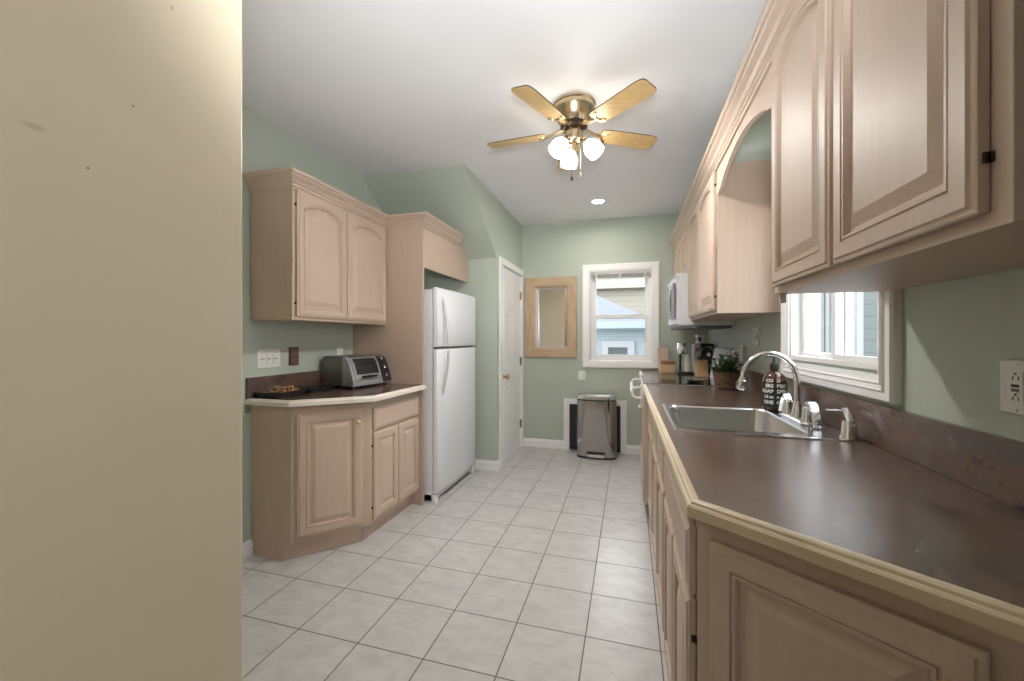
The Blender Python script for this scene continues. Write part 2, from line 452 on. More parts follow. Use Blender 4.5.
# ------------------------------------------------------------------ closet door
def fd(u, v, h): return Vector((XD+h, u, v))      # u along y, v up, h out of the wall
d = MB(); d.box(XD-.05, XD-.012, DY0+.006, DY1-.006, .012, DZ-.006)
door = struct('door_1', d, M_TRIM)
p = MB()
yc = (DY0+DY1)/2
for (a, b) in ((DY0+.11, yc-.045), (yc+.045, DY1-.11)):
    for (z0, z1) in ((.2, .80), (.94, 1.58), (1.69, 1.92)):
        L = []
        for i, h in ((0, -.0125), (.003, -.0095), (.010, -.0095), (.016, -.0115), (.024, -.0115), (.05, -.0085)):
            L.append([fd(a+i, z0+i, h), fd(b-i, z0+i, h), fd(b-i, z1-i, h), fd(a+i, z1-i, h)])
        p.loops(L)
obj('door_panels', p, M_TRIM, door, world=True)
k = MB(); KM = Matrix.Translation((XD-.012, DY0+.07, .90)) @ Matrix.Rotation(PI/2, 4, 'Y')
k.lathe([(0, .001), (.032, .001), (.032, .006), (.014, .012), (.011, .03), (.02, .036), (.029, .05), (.029, .058), (.02, .068), (0, .071)], 24, KM)
obj('door_knob', k, M_BRASS, door, world=True)
for z in (.28, 1.02, 1.80):
    hg = MB(); hg.box(XD-.012, XD-.004, DY1-.03, DY1-.006, z-.045, z+.045); hg.tube([(XD+.002, DY1-.006, z-.05), (XD+.002, DY1-.006, z+.05)], .007)
    obj('hinge', hg, M_BRASS if z > 1.5 else M_ABRASS, door, world=True)
c = MB()
cp = [(0, 0), (.012, 0), (.018, .01), (.018, .07), (.012, .08), (0, .08)]
c.box(XD, XD+.018, DY0-.085, DY0, 0, DZ+.07, .005); c.box(XD, XD+.018, DY1, YB-.002, 0, DZ+.07, .005); c.box(XD, XD+.018, DY0, DY1, DZ, DZ+.07, .005)
c.box(XD-.06, XD, DY0-.001, DY0+.006, 0, DZ); c.box(XD-.06, XD, DY1-.006, DY1, 0, DZ); c.box(XD-.06, XD, DY0, DY1, DZ-.006, DZ)
struct('trim_1', c, M_TRIM)

# ------------------------------------------------------------------ back window
def fb(u, v, h): return Vector((u, YB-h, v))
w = MB()
w.ring(-.52, .315, .957, 2.133, [(0, 0), (0, .02), (.012, .026), (.06, .022), (.085, .016), (.085, -.12), (.0851, -.12), (0, -.001)], fb)
w1 = struct('window_1', w, M_TRIM)
f = MB(); f.ring(WB[0], WB[1], WB[2], WB[3], [(0, -.03), (0, -.10), (.03, -.10), (.03, -.03)], fb); obj('window_frame', f, M_TRIM, w1, world=True)
x0, x1 = WB[0]+.03, WB[1]-.03
zm = 1.535
f = MB(); f.ring(x0, x1, zm-.02, WB[3]-.03, [(0, -.075), (0, -.098), (.036, -.098), (.036, -.075)], fb); up = obj('sash', f, M_TRIM, w1, world=True)
g = MB(); g.box(x0+.03, x1-.03, YB+.085, YB+.089, zm+.01, WB[3]-.06); obj('pane', g, M_GLASS, up, world=True)
f = MB(); f.ring(x0, x1, WB[2]+.03, zm+.025, [(0, -.045), (0, -.068), (.036, -.068), (.036, -.045)], fb)
f.box(-.30, -.26, YB+.035, YB+.05, zm+.025, zm+.032); f.box(.06, .10, YB+.035, YB+.05, zm+.025, zm+.032)
lo = obj('sash', f, M_TRIM, w1, world=True)
g = MB(); g.box(x0+.03, x1-.03, YB+.055, YB+.059, WB[2]+.06, zm-.005); obj('pane', g, M_GLASS, lo, world=True)
bl = thing('window_blind', 'white slatted blind raised to the top of the back window', 'blind', (-.1, YB+.02, 1.99))
b = MB(); b.box(WB[0]+.005, WB[1]-.005, YB+.003, YB+.028, 2.022, 2.052, .003); obj('headrail', b, M_WHITEP, bl, world=True)
b = MB()
for i in range(9): b.box(WB[0]+.012, WB[1]-.012, YB+.004, YB+.028, 1.978+i*.0046, 1.980+i*.0046)
obj('slats', b, plain('grey_white_slats', (.55, .55, .56), rough=.5), bl, world=True)
b = MB(); b.box(WB[0]+.012, WB[1]-.012, YB+.004, YB+.028, 1.962, 1.976, .003); obj('bottom_rail', b, M_WHITEP, bl, world=True)
for xx in (WB[0]+.07, WB[0]+.335, WB[1]-.07):
    b = MB(); b.box(xx-.008, xx+.008, YB+.0005, YB+.003, 1.96, 2.05); obj('ladder_tape', b, M_WHITEP, bl, world=True)

# ------------------------------------------------------------------ side window over the sink
def fr(u, v, h): return Vector((XR-h, u, v))
w = MB()
w.ring(1.525, 2.475, 1.088, 2.10, [(0, 0), (0, .022), (.006, .03), (.03, .03), (.036, .036), (.042, .03), (.052, .026), (.058, .032), (.066, .026), (.085, .022), (.085, -.12), (.0851, -.12), (0, -.001)], fr)
w2 = struct('window_2', w, M_TRIM)
f = MB(); f.ring(WR[0], WR[1], WR[2], WR[3], [(0, .012), (0, -.10), (.02, -.10), (.02, .012)], fr); obj('window_frame', f, M_TRIM, w2, world=True)
ym = 1.965
f = MB(); f.ring(1.62, ym+.02, WR[2]+.004, WR[3]-.02, [(0, -.002), (0, -.03), (.036, -.03), (.036, -.002)], fr); s1 = obj('sash', f, M_TRIM, w2, world=True)
g = MB(); g.box(XR+.014, XR+.018, 1.65, ym-.01, WR[2]+.035, WR[3]-.05); obj('pane', g, M_GLASS, s1, world=True)
f = MB(); f.ring(ym-.02, 2.38, WR[2]+.004, WR[3]-.02, [(0, -.035), (0, -.062), (.036, -.062), (.036, -.035)], fr); s2 = obj('sash', f, M_TRIM, w2, world=True)
g = MB(); g.box(XR+.046, XR+.05, ym+.01, 2.35, WR[2]+.035, WR[3]-.05); obj('pane', g, M_GLASS, s2, world=True)

# ------------------------------------------------------------------ outside
gr = MB(); gr.box(-25, 25, 5.0, 40, -1.1, -1.0); gr.box(1.0, 25, -10, 5.0, -1.1, -1.0); struct('ground', gr, plain('grass_and_gravel', (.34, .33, .30), rough=.9, noise=.3, nscale=3))
nh = thing('neighbour_house', 'pale blue sided house with grey roof outside the back window', 'house', (-.5, 10, -1))
b = MB(); b.box(-6, 4, 9.0, 13, -1, 1.50); obj('wall', b, M_SIDB, nh, world=True)
b = MB(); b.box(-6.2, 4.2, 8.72, 9.0, 1.50, 1.64); obj('eave', b, plain('pale_blue_fascia', (.19, .225, .24), rough=.6), nh, world=True)
b = MB()
b.prism([(-6.2, 1.64), (.55, 1.64), (-2.2, 3.05), (-6.2, 3.05)], lambda u, v, t: Vector((u, 8.75+(v-1.64)*1.6+t, v)), 0, .08)
obj('roof', b, M_ROOF, nh, world=True)
b = MB(); b.ring(-.58, .10, .52, 1.24, [(0, 0), (0, .05), (.14, .05), (.14, 0)], lambda u, v, h: Vector((u, 9.0-h, v))); nw = obj('window_frame', b, M_OUTTRIM, nh, world=True)
b = MB(); b.box(-.45, -.03, 8.985, 8.998, .65, 1.11); obj('pane', b, plain('dim_window_pane', (.05, .06, .065), rough=.2), nw, world=True)
n2 = thing('cream_house', 'cream sided house standing tall behind the blue roof', 'house', (0, 17, -1))
b = MB(); b.box(-4.5, 1.25, 15, 20, -1, 4.35); obj('wall', b, M_SIDC, n2, world=True)
b = MB(); b.box(-4.7, 1.5, 14.7, 20.2, 3.05, 3.3); b.box(-4.6, 1.4, 14.85, 20, 3.3, 4.4); obj('eave', b, plain('cream_fascia', (.245, .23, .20), rough=.6), n2, world=True)
b = MB(); b.prism([(-4.9, 4.4), (1.7, 4.4), (-1.6, 5.6)], lambda u, v, t: Vector((u, t, v)), 14.6, 20.4); obj('roof', b, plain('brown_shingles', (.32, .27, .22), rough=.9, noise=.2), n2, world=True)
ne = thing('side_house', 'pale blue house with white blinds outside the window over the sink', 'house', (4, 7.5, -1))
b = MB(); b.box(2.6, 6, 5.72, 8.5, -1, 4.5); obj('wall', b, mat_siding('light_blue_siding', (.11, .135, .16)), ne, world=True)
b = MB(); b.box(2.54, 2.60, 5.655, 5.78, -1, 4.5); obj('corner_board', b, M_OUTTRIM, ne, world=True)
b = MB(); b.ring(6.35, 7.5, .3, 3.0, [(0, 0), (0, .06), (.1, .06), (.1, 0)], lambda u, v, h: Vector((2.6-h, u, v))); sw = obj('window_frame', b, M_OUTTRIM, ne, world=True)
b = MB(); b.box(2.585, 2.598, 6.45, 7.4, .4, 2.9); obj('pane', b, plain('grey_window_pane', (.07, .085, .09), rough=.2), sw, world=True)
b = MB()
for y in (6.55, 6.88, 7.2): b.box(2.56, 2.585, y, y+.16, .4, 2.9)
obj('blind', b, plain('pale_curtain', (.15, .16, .16), rough=.8), sw, world=True)
b = MB(); b.box(2.6, 6, 5.66, 5.719, -1, 4.5); obj('end_wall', b, M_SIDG, ne, world=True)

# ------------------------------------------------------------------ cabinet parts (local frame: x along the front, y into the cabinet, z up)
DOORP = [(0, .019), (0, .006), (.003, .0045), (.010, .004), (.013, .0), (.044, .0), (.0455, .0045), (.048, .0045), (.0495, .001), (.055, .001), (.057, .006), (.060, .013), (.068, .013), (.094, .003)]
def door_loops(x0, x1, z0, z1, arch=0.0, prof=DOORP, y=-.021):
    L = []
    N = 14
    for i, dpt in prof:
        a, b, c, e = x0+i, x1-i, z0+i, z1-i
        pts = [(a, c), (b, c)]
        k = 0.0 if i < .04 else arch
        hw = (b-a)/2
        for j in range(N+1):
            t = 1-2*j/N
            drop = k*(t*t)
            if k and abs(t) == 1: drop = k
            pts.append((a+hw+hw*t, e-drop))
        L.append([Vector((px, y+dpt, pz)) for px, pz in pts])
    return L
def cab_door(parent, x0, x1, z0, z1, arch=0.0, hinge=None, knob=None, mat=None, y=-.021):
    mb = MB(); mb.loops(door_loops(x0, x1, z0, z1, arch, y=y))
    d = obj('cabinet_door', mb, mat or M_WOOD, parent)
    if hinge is not None:
        hx = x0 if hinge < 0 else x1
        for hz in (z0+.075, z1-.085):
            h = MB(); h.tube([(hx+.002*hinge, y+.013, hz-.007), (hx+.002*hinge, y+.013, hz+.007)], .0035, 8); h.box(min(hx, hx+.007*hinge), max(hx, hx+.007*hinge), y+.016, y+.0205, hz-.007, hz+.007)
            obj('hinge', h, M_HINGE, d)
    if knob is not None:
        k = MB(); k.lathe([(0, .001), (.009, .001), (.007, .008), (.009, .013), (.015, .019), (.015, .024), (.009, .029), (0, .03)], 18, Matrix.Translation((knob[0], y, knob[1])) @ Matrix.Rotation(PI/2, 4, 'X'))
        obj('knob', k, M_KNOB, d)
    return d
def drawer(parent, x0, x1, z0, z1, knob=None, y=-.021):
    prof = [(0, .019), (0, .007), (.003, .005), (.012, .003), (.016, 0)]
    L = [[Vector((x0+i, y+dp, z0+i)), Vector((x1-i, y+dp, z0+i)), Vector((x1-i, y+dp, z1-i)), Vector((x0+i, y+dp, z1-i))] for i, dp in prof]
    mb = MB(); mb.loops(L); d = obj('drawer_front', mb, M_WOOD, parent)
    return d
def carcass(parent, w, dep, z0, z1, toe=None, name='carcass', x0=0.0):
    mb = MB(); mb.box(x0, x0+w, 0, dep, z0, z1)
    o = obj(name, mb, M_WOODX, parent, bevel=.0015)
    if toe:
        t = MB(); t.box(x0, x0+w, toe, dep, 0, z0+.005); obj('toe_kick', t, M_WOODX, parent)
    return o
RL = PI/2      # left run: local x -> +Y, local y -> -X
RR = -PI/2     # right run: local x -> -Y, local y -> +X

# ---- left upper cabinet
lu = thing('wall_cabinet', 'pale wood wall cabinet with two arched doors above the toaster oven', 'cabinet', (-1.862, 1.90, 1.398), RL)
carcass(lu, .935, .305, 0, .765)
cab_door(lu, .022, .452, .022, .755, .05, hinge=-1)
cab_door(lu, .462, .915, .022, .755, .05, hinge=1)
# ---- refrigerator surround
fs = thing('refrigerator_surround', 'tall pale wood side panel with header box around the white refrigerator', 'cabinet', (-1.535, 2.835, 0), 0)
m = MB(); m.box(XL+.001, -1.535, 2.836, 2.858, 0, 2.17); obj('side_panel', m, M_WOODX, fs, world=True)
m = MB(); m.prism([(2.858, 1.843), (3.765, 1.843), (3.765, 2.06), (3.62, 2.17), (2.858, 2.17)], fx, -1.556, -1.535); obj('header_board', m, M_WOODX, fs, world=True)
CROWN = [(-.004, 0), (.008, 0), (.010, .012), (.016, .016), (.016, .028), (.024, .034), (.030, .050), (.048, .064), (.052, .072), (.060, .074), (.066, .082), (.066, .094), (-.004, .094)]
def crown(path, z, side, label, name='crown_molding'):
    mb = MB(); mb.sweep(path, [(o, z+h) for o, h in CROWN], side)
    return tag(obj(name, mb, M_WOOD), label, 'molding')
crown([(XL+.001, 1.90), (-1.862, 1.90), (-1.862, 2.836), (-1.535, 2.836), (-1.535, 3.524)], 2.152, 1, 'stepped wood crown molding along the top of the left cabinets')

# ---- left base cabinets: an angled end unit and a straight unit with drawer
P0, P1 = Vector((-1.872, 1.905)), Vector((-1.578, 2.228))
u = (P1-P0); wdiag = u.length; ang = math.atan2(u.y, u.x)
ld = thing('angled_base_cabinet', 'angled pale wood base cabinet with one square panel door and knob', 'cabinet', (P0.x, P0.y, 0), ang)
m = MB(); m.prism([(XL+.001, 1.905), (P0.x, P0.y), (P1.x, P1.y), (XL+.001, P1.y)], lambda a, b, t: Vector((a, b, t)), .105, ZC-.0365); obj('carcass', m, M_WOODX, ld, world=True)
m = MB(); m.prism([(XL+.001, 1.905), (-1.93, 1.905), (-1.635, 2.225), (XL+.001, 2.228)], lambda a, b, t: Vector((a, b, t)), 0, .106); obj('toe_kick', m, M_WOODX, ld, world=True)
cab_door(ld, .028, wdiag-.045, .135, .853, 0, hinge=None, knob=(wdiag-.075, .775))
lb = thing('drawer_base_cabinet', 'pale wood base cabinet with drawer and two doors beside the refrigerator', 'cabinet', (-1.578, 2.229, 0), RL)
carcass(lb, .606, .59, .105, ZC-.0365, toe=.055)
drawer(lb, .022, .594, .705, .85)
cab_door(lb, .022, .303, .135, .69, 0, hinge=-1)
cab_door(lb, .311, .594, .135, .69, 0, hinge=1)
# ---- left countertop
def counter_mesh(outer, z0, z1, hole=None):
    bm = bmesh.new()
    def loop(pts, z): 
        vs = [bm.verts.new((x, y, z)) for x, y in pts]
        es = [bm.edges.new((vs[k], vs[(k+1) % len(vs)])) for k in range(len(vs))]
        return vs, es
    for z in (z0, z1):
        vs, es = loop(outer, z)
        if z == z0: lo = [vs]
        else: hi = [vs]
        if hole:
            v2, e2 = loop(hole, z); es = es+e2
            (lo if z == z0 else hi).append(v2)
        bmesh.ops.triangle_fill(bm, use_beauty=True, use_dissolve=False, edges=es)
    for a, b in zip(lo, hi):
        n = len(a)
        for k in range(n): bm.faces.new([a[k], a[(k+1) % n], b[(k+1) % n], b[k]])
    mb = MB(); mb.bm.free(); mb.bm = bm
    return mb
TRIM = [(0, ZC-.036), (.022, ZC-.036), (.026, ZC-.032), (.026, ZC-.012), (.022, ZC-.008), (.018, ZC-.007), (.016, ZC-.002), (.010, ZC+.0006), (0, ZC+.0006)]
lc = thing('countertop', 'brown mottled countertop with pale edge under the toaster oven', 'countertop', (-1.85, 2.3, ZC-.036))
inner = [(XL+.001, 1.893), (-1.862, 1.893), (-1.528, 2.194), (-1.528, 2.834), (XL+.001, 2.834)]
obj('top', counter_mesh(inner, ZC-.036, ZC), M_LAM, lc, world=True)
m = MB(); m.sweep([(XL+.001, 1.893), (-1.862, 1.893), (-1.528, 2.194), (-1.528, 2.834)], TRIM, 1); obj('edge_trim', m, M_EDGEW, lc, world=True)
m = MB(); m.box(XL+.001, XL+.02, 1.868, 2.834, ZC, 1.058, .002); tag(obj('backsplash', m, M_LAM), 'brown laminate backsplash strip on the left wall behind the toaster oven', 'backsplash')

# ---- right upper run
FX = .475
RUT = 2.27
ru = thing('wall_cabinet', 'wide wall cabinet nearest the camera with two arched doors', 'cabinet', (FX, 1.58, 1.44), RR)
carcass(ru, .897, XR-FX-.001, 0, RUT-1.44)
cab_door(ru, .025, .435, .022, RUT-1.44-.022, .05, hinge=-1)
cab_door(ru, .452, .864, .022, RUT-1.44-.022, .05, hinge=1)
br = MB(); br.box(.004, .012, .012, .03, -.03, 0); obj('hook_bracket', br, M_WHITEP, ru)
va = MB()
pts = [(1.58, RUT), (1.58, 2.10), (1.62, 2.10), (1.66, 2.112)]
for i in range(1, 20):
    t = i/20; y = 1.66+(2.45-1.66)*t
    pts.append((y, 2.112+.085*math.sin(PI*t)**.8))
pts += [(2.45, 2.112), (2.49, 2.10), (2.53, 2.10), (2.53, RUT)]
va.prism(pts, fx, FX, FX+.02)
tag(obj('valance', va, M_WOODX), 'arched wood valance bridging the wall cabinets over the sink window', 'valance')
rf = thing('wall_cabinet', 'wall cabinet with two arched doors between sink window and microwave', 'cabinet', (FX, 3.575, 1.432), RR)
carcass(rf, 1.045, XR-FX-.001, 0, RUT-1.432)
cab_door(rf, .02, .52, .022, RUT-1.432-.022, .045, hinge=-1)
cab_door(rf, .53, 1.025, .022, RUT-1.432-.022, .045, hinge=1)
rm = thing('wall_cabinet', 'short wall cabinet with two small doors directly above the microwave', 'cabinet', (FX, 4.325, 1.83), RR)
carcass(rm, .748, XR-FX-.001, 0, RUT-1.83)
cab_door(rm, .02, .37, .02, RUT-1.83-.05, .035)
cab_door(rm, .38, .73, .02, RUT-1.83-.05, .035)
re = thing('wall_cabinet', 'narrow wall cabinet in the corner beside the back window', 'cabinet', (FX, 4.744, 1.432), RR)
carcass(re, .417, XR-FX-.001, 0, RUT-1.432)
cab_door(re, .02, .397, .022, RUT-1.432-.05, .04)
crown([(XR-.001, .683), (FX, .683), (FX, 4.744)], 2.243, -1, 'stepped wood crown molding along the top of the right cabinets')

# ---- right base run
BX = .145
Q0 = Vector((BX, .985)); udir = Vector((.787, -.617)); udir.normalize()
Q1 = Q0+udir*.83
rd = thing('angled_base_cabinet', 'dark shaded angled base cabinet in the foreground under the counter edge', 'cabinet', (Q0.x, Q0.y, 0), math.atan2(udir.y, udir.x))
m = MB(); m.prism([(Q0.x, Q0.y), (Q1.x, Q1.y), (XR-.001, Q1.y), (XR-.001, Q0.y)], lambda a, b, t: Vector((a, b, t)), .105, ZC-.036); obj('carcass', m, M_WOODX, rd, world=True)
m = MB(); m.prism([(Q0.x+.06, Q0.y), (Q1.x, Q1.y+.06), (XR-.001, Q1.y+.06), (XR-.001, Q0.y)], lambda a, b, t: Vector((a, b, t)), 0, .106); obj('toe_kick', m, M_WOODX, rd, world=True)
cab_door(rd, .036, .424, .135, .861, 0, knob=(.388, .795))
ra = thing('drawer_base_cabinet', 'base cabinet with wide drawer and two doors nearest the camera', 'cabinet', (BX, 1.66, 0), RR)
carcass(ra, .674, XR-BX-.001, .105, ZC-.036, toe=.055)
drawer(ra, .02, .665, .715, .865)
cab_door(ra, .02, .338, .135, .70, .03, hinge=-1)
cab_door(ra, .346, .665, .135, .70, .03, hinge=1)
rs = thing('sink_base_cabinet', 'base cabinet with two false fronts and doors under the steel sink', 'cabinet', (BX, 2.50, 0), RR)
carcass(rs, .839, XR-BX-.001, .105, .70, toe=.055)
m = MB(); m.box(0, .839, 0, .018, .70, ZC-.036); obj('front_rail', m, M_WOODX, rs)
drawer(rs, .02, .415, .715, .865); drawer(rs, .424, .819, .715, .865)
cab_door(rs, .02, .415, .135, .70, .03, hinge=-1)
cab_door(rs, .424, .819, .135, .70, .03, hinge=1)
rc = thing('drawer_base_cabinet', 'narrow base cabinet with one drawer and door beyond the sink', 'cabinet', (BX, 3.05, 0), RR)
carcass(rc, .549, XR-BX-.001, .105, ZC-.036, toe=.055)
drawer(rc, .02, .53, .715, .865); cab_door(rc, .02, .53, .135, .70, .03)
rt = thing('base_cabinet', 'base cabinet beside the white range with a tall door and round wooden knob', 'cabinet', (.112, 3.325, 0), RR)
carcass(rt, .274, XR-.112-.001, .105, ZC-.036, toe=.05)
cab_door(rt, .01, .266, .115, .885, 0, knob=(.235, .79))
rz = thing('base_cabinet', 'base cabinet in the far corner beyond the white range', 'cabinet', (BX, 4.744, 0), RR)
carcass(rz, .66, XR-BX-.001, .105, ZC-.036, toe=.055); cab_door(rz, .02, .64, .135, .85)

# ---- right countertops
rk = thing('countertop', 'long brown mottled countertop with cream wood edge around the sink', 'countertop', (.4, 2.0, ZC-.036))
SX0, SX1, SY0, SY1 = .185, .74, 1.69, 2.325
outer = [(.128, .976), (.128, 3.328), (XR-.001, 3.328), (XR-.001, .449)]
e1 = Vector((.128, .976)); dd = Vector((.787, -.617)).normalized()
tt = (XR-.001-.147)/dd.x
outer = [(.147, .976), (.120, 3.328), (XR-.001, 3.328), (XR-.001, .976+dd.y*tt)]
hole = [(SX0, SY0), (SX1, SY0), (SX1, SY1), (SX0, SY1)]
obj('top', counter_mesh(outer, ZC-.036, ZC, hole), M_LAM, rk, world=True)
m = MB(); m.sweep([(.120, 3.328), (.147, .976), (XR-.001, .976+dd.y*tt)], TRIM, 1); obj('edge_trim', m, M_EDGE, rk, world=True)
m = MB(); m.box(XR-.02, XR-.001, .5, 3.328, ZC, 1.072, .002); tag(obj('backsplash', m, M_LAM), 'long brown laminate backsplash strip under the sink window and right outlet', 'backsplash')
rk2 = thing('countertop', 'short brown countertop in the far corner holding the coffee machines', 'countertop', (.45, 4.4, ZC-.036))
m = MB(); m.box(.12, XR-.001, 4.084, YB-.001, ZC-.036, ZC, .002); obj('top', m, M_LAM, rk2, world=True)
m = MB(); m.sweep([(.124, 4.744), (.124, 4.084)], TRIM, 1); obj('edge_trim', m, M_EDGE, rk2, world=True)
m = MB(); m.box(XR-.02, XR-.001, 4.084, YB-.02, ZC, 1.06, .002); tag(obj('backsplash', m, M_LAM), 'short brown backsplash strip behind the coffee machines', 'backsplash')

# ------------------------------------------------------------------ sink
sk = thing('kitchen_sink', 'stainless steel sink with one wide bowl set in the brown countertop', 'sink', (.455, 2.01, ZC-.2))
def rrect(x0, x1, y0, y1, r, z, n=5):
    pts = []
    for cx, cy, a in ((x1-r, y1-r, 0), (x0+r, y1-r, PI/2), (x0+r, y0+r, PI), (x1-r, y0+r, 3*PI/2)):
        for k in range(n+1):
            t = a+PI/2*k/n; pts.append(Vector((cx+r*math.cos(t), cy+r*math.sin(t), z)))
    return pts
m = MB()
z = ZC
L = [rrect(.164, .772, 1.665, 2.345, .03, z+.0005), rrect(.166, .770, 1.667, 2.343, .03, z+.005), rrect(.176, .760, 1.677, 2.333, .028, z+.006),
     rrect(.196, .645, 1.735, 2.300, .05, z+.003), rrect(.200, .641, 1.739, 2.296, .05, z-.004)]
m.loops(L, cap=False); obj('rim', m, M_STEEL, sk, world=True)
m = MB()
L = [rrect(.200, .641, 1.739, 2.296, .05, z-.004), rrect(.205, .636, 1.744, 2.291, .05, z-.03), rrect(.212, .629, 1.752, 2.283, .055, z-.165), rrect(.228, .613, 1.768, 2.267, .055, z-.187), rrect(.262, .58, 1.80, 2.235, .05, z-.195), rrect(.40, .44, 1.99, 2.05, .018, z-.198)]
m.loops(L, cap=False, smooth=True)
m.bm.faces.new([m.bm.verts.new(p) for p in L[-1]])
obj('bowl', m, M_STEEL, sk, world=True)
m = MB(); m.lathe([(.012, z-.193), (.03, z-.192), (.042, z-.190), (.045, z-.194)], 20, Matrix.Translation((.42, 2.02, 0)), cap=False); obj('drain', m, M_CHROME, sk, world=True)
m = MB(); m.lathe([(.014, z+.0045), (.014, z+.0065), (0, z+.0068)], 16, Matrix.Translation((.205, 2.318, 0))); obj('hole_cover', m, M_GREYGASKET, sk, world=True)

# faucet
fa = thing('kitchen_faucet', 'chrome gooseneck faucet with two lever handles behind the sink bowl', 'faucet', (.695, 2.03, ZC+.005))
FXX, FY, z0 = .695, 2.03, ZC+.0055
m = MB(); L = [rrect(FXX-.027, FXX+.027, FY-.135, FY+.135, .026, z0), rrect(FXX-.027, FXX+.027, FY-.135, FY+.135, .026, z0+.006), rrect(FXX-.022, FXX+.022, FY-.13, FY+.13, .022, z0+.012)]
m.loops(L, smooth=False); obj('base_plate', m, M_CHROME, fa, world=True)
m = MB()
m.lathe([(.026, z0+.01), (.026, z0+.018), (.022, z0+.03), (.017, z0+.055), (.0135, z0+.075), (.012, z0+.08)], 22, Matrix.Translation((FXX, FY, 0)))
pts = [(FXX, FY, z0+.07), (FXX, FY, z0+.15)]
R = .105; zc = z0+.165
for k in range(0, 15):
    a = PI*k/14*.97
    pts.append((FXX-R+R*math.cos(a), FY, zc+R*1.13*math.sin(a)))
m.tube(pts, .0118, 14)
obj('spout', m, M_CHROME, fa, world=True)
e = Vector(pts[-1]); t = (e-Vector(pts[-2])).normalized()
m = MB(); m.tube([e-t*.002, e+t*.012, e+t*.014, e+t*.05, e+t*.056], [.014, .015, .0175, .019, .015], 16); sp = obj('spray_head', m, M_CHROME, fa, world=True)
m = MB(); q = e+t*.03+Vector((-.018, 0, 0)); m.box(q.x-.004, q.x+.003, q.y-.006, q.y+.006, q.z-.012, q.z+.012, .002); obj('button', m, M_GREYGASKET, sp, world=True)
for s in (-1, 1):
    hy = FY+s*.105
    m = MB()
    m.lathe([(.026, z0+.008), (.026, z0+.016), (.021, z0+.028), (.018, z0+.055), (.017, z0+.066), (.012, z0+.074), (0, z0+.077)], 22, Matrix.Translation((FXX, hy, 0)))
    h = obj('handle', m, M_CHROME, fa, world=True)
    m = MB()
    L = []
    for k, (dy, dz, hw, th) in enumerate(((-.008, .070, .013, .007), (.012, .088, .014, .007), (.034, .092, .014, .007), (.056, .080, .013, .007), (.074, .055, .012, .007), (.088, .024, .012, .007), (.094, .008, .012, .006))):
        cy, cz = hy+s*dy, z0+dz
        L.append([Vector((FXX-hw, cy-s*th, cz-th)), Vector((FXX+hw, cy-s*th, cz-th)), Vector((FXX+hw, cy+s*th, cz+th)), Vector((FXX-hw, cy+s*th, cz+th))])
    m.loops(L, smooth=True); obj('lever', m, M_CHROME, h, world=True, bevel=.002)
sd = thing('soap_dispenser', 'small chrome pump dispenser standing at the near corner of the sink', 'dispenser', (.738, 1.695, ZC+.005))
m = MB(); m.lathe([(.029, z0), (.029, z0+.006), (.024, z0+.012), (.021, z0+.055), (.018, z0+.062), (0, z0+.063)], 22, Matrix.Translation((.738, 1.695, 0))); obj('body', m, M_CHROME, sd, world=True)
m = MB()
L = []
for dy, dz, hw, th in ((-.022, .052, .012, .006), (-.004, .068, .012, .007), (.016, .086, .011, .006), (.03, .098, .008, .004)):
    cy, cz = 1.695+dy, z0+dz
    L.append([Vector((.738-hw, cy-th, cz-th)), Vector((.738+hw, cy-th, cz-th)), Vector((.738+hw, cy+th, cz+th)), Vector((.738-hw, cy+th, cz+th))])
m.loops(L, smooth=True); obj('pump_top', m, M_CHROME, sd, world=True, bevel=.002)
m = MB(); m.tube([(.738, 1.725, z0+.09), (.715, 1.735, z0+.091), (.69, 1.75, z0+.089)], .003, 8); obj('nozzle', m, M_CHROME, sd, world=True)

# ------------------------------------------------------------------ soap bottle
SBX, SBY, SBZ = .685, 2.285, ZC+.006
sb = thing('soap_bottle', 'amber glass soap bottle with black label and pump by the faucet', 'bottle', (SBX, SBY, SBZ))
def mat_amber():
    m, nt, b = base_mat('amber_glass')
    b.inputs['Base Color'].default_value = (.055, .016, .005, 1); b.inputs['Roughness'].default_value = .06
    b.inputs['Coat Weight'].default_value = .5
    return m
m = MB(); m.lathe([(.044, 0), (.05, .004), (.052, .012), (.052, .135), (.049, .155), (.04, .172), (.026, .184), (.017, .19), (.016, .20)], 32); obj('glass_body', m, mat_amber(), sb)
m = MB(); m.lathe([(.0524, .014), (.0526, .016), (.0526, .132), (.0524, .134)], 40, cap=False); obj('printed_label', m, plain('black_label', (.006, .006, .007), rough=.5), sb)
m = MB(); m.lathe([(.019, .196), (.0195, .215), (.017, .226), (.008, .232), (.006, .256), (.011, .258), (.011, .266), (0, .267)], 20); m.tube([(0, 0, .262), (-.03, .006, .262), (-.042, .008, .257)], .005, 8); obj('pump', m, M_BLACK, sb)
M_PRINT = plain('white_print', (.72, .70, .66), rough=.5)
cam_ang = math.atan2(-SBY, -SBX)
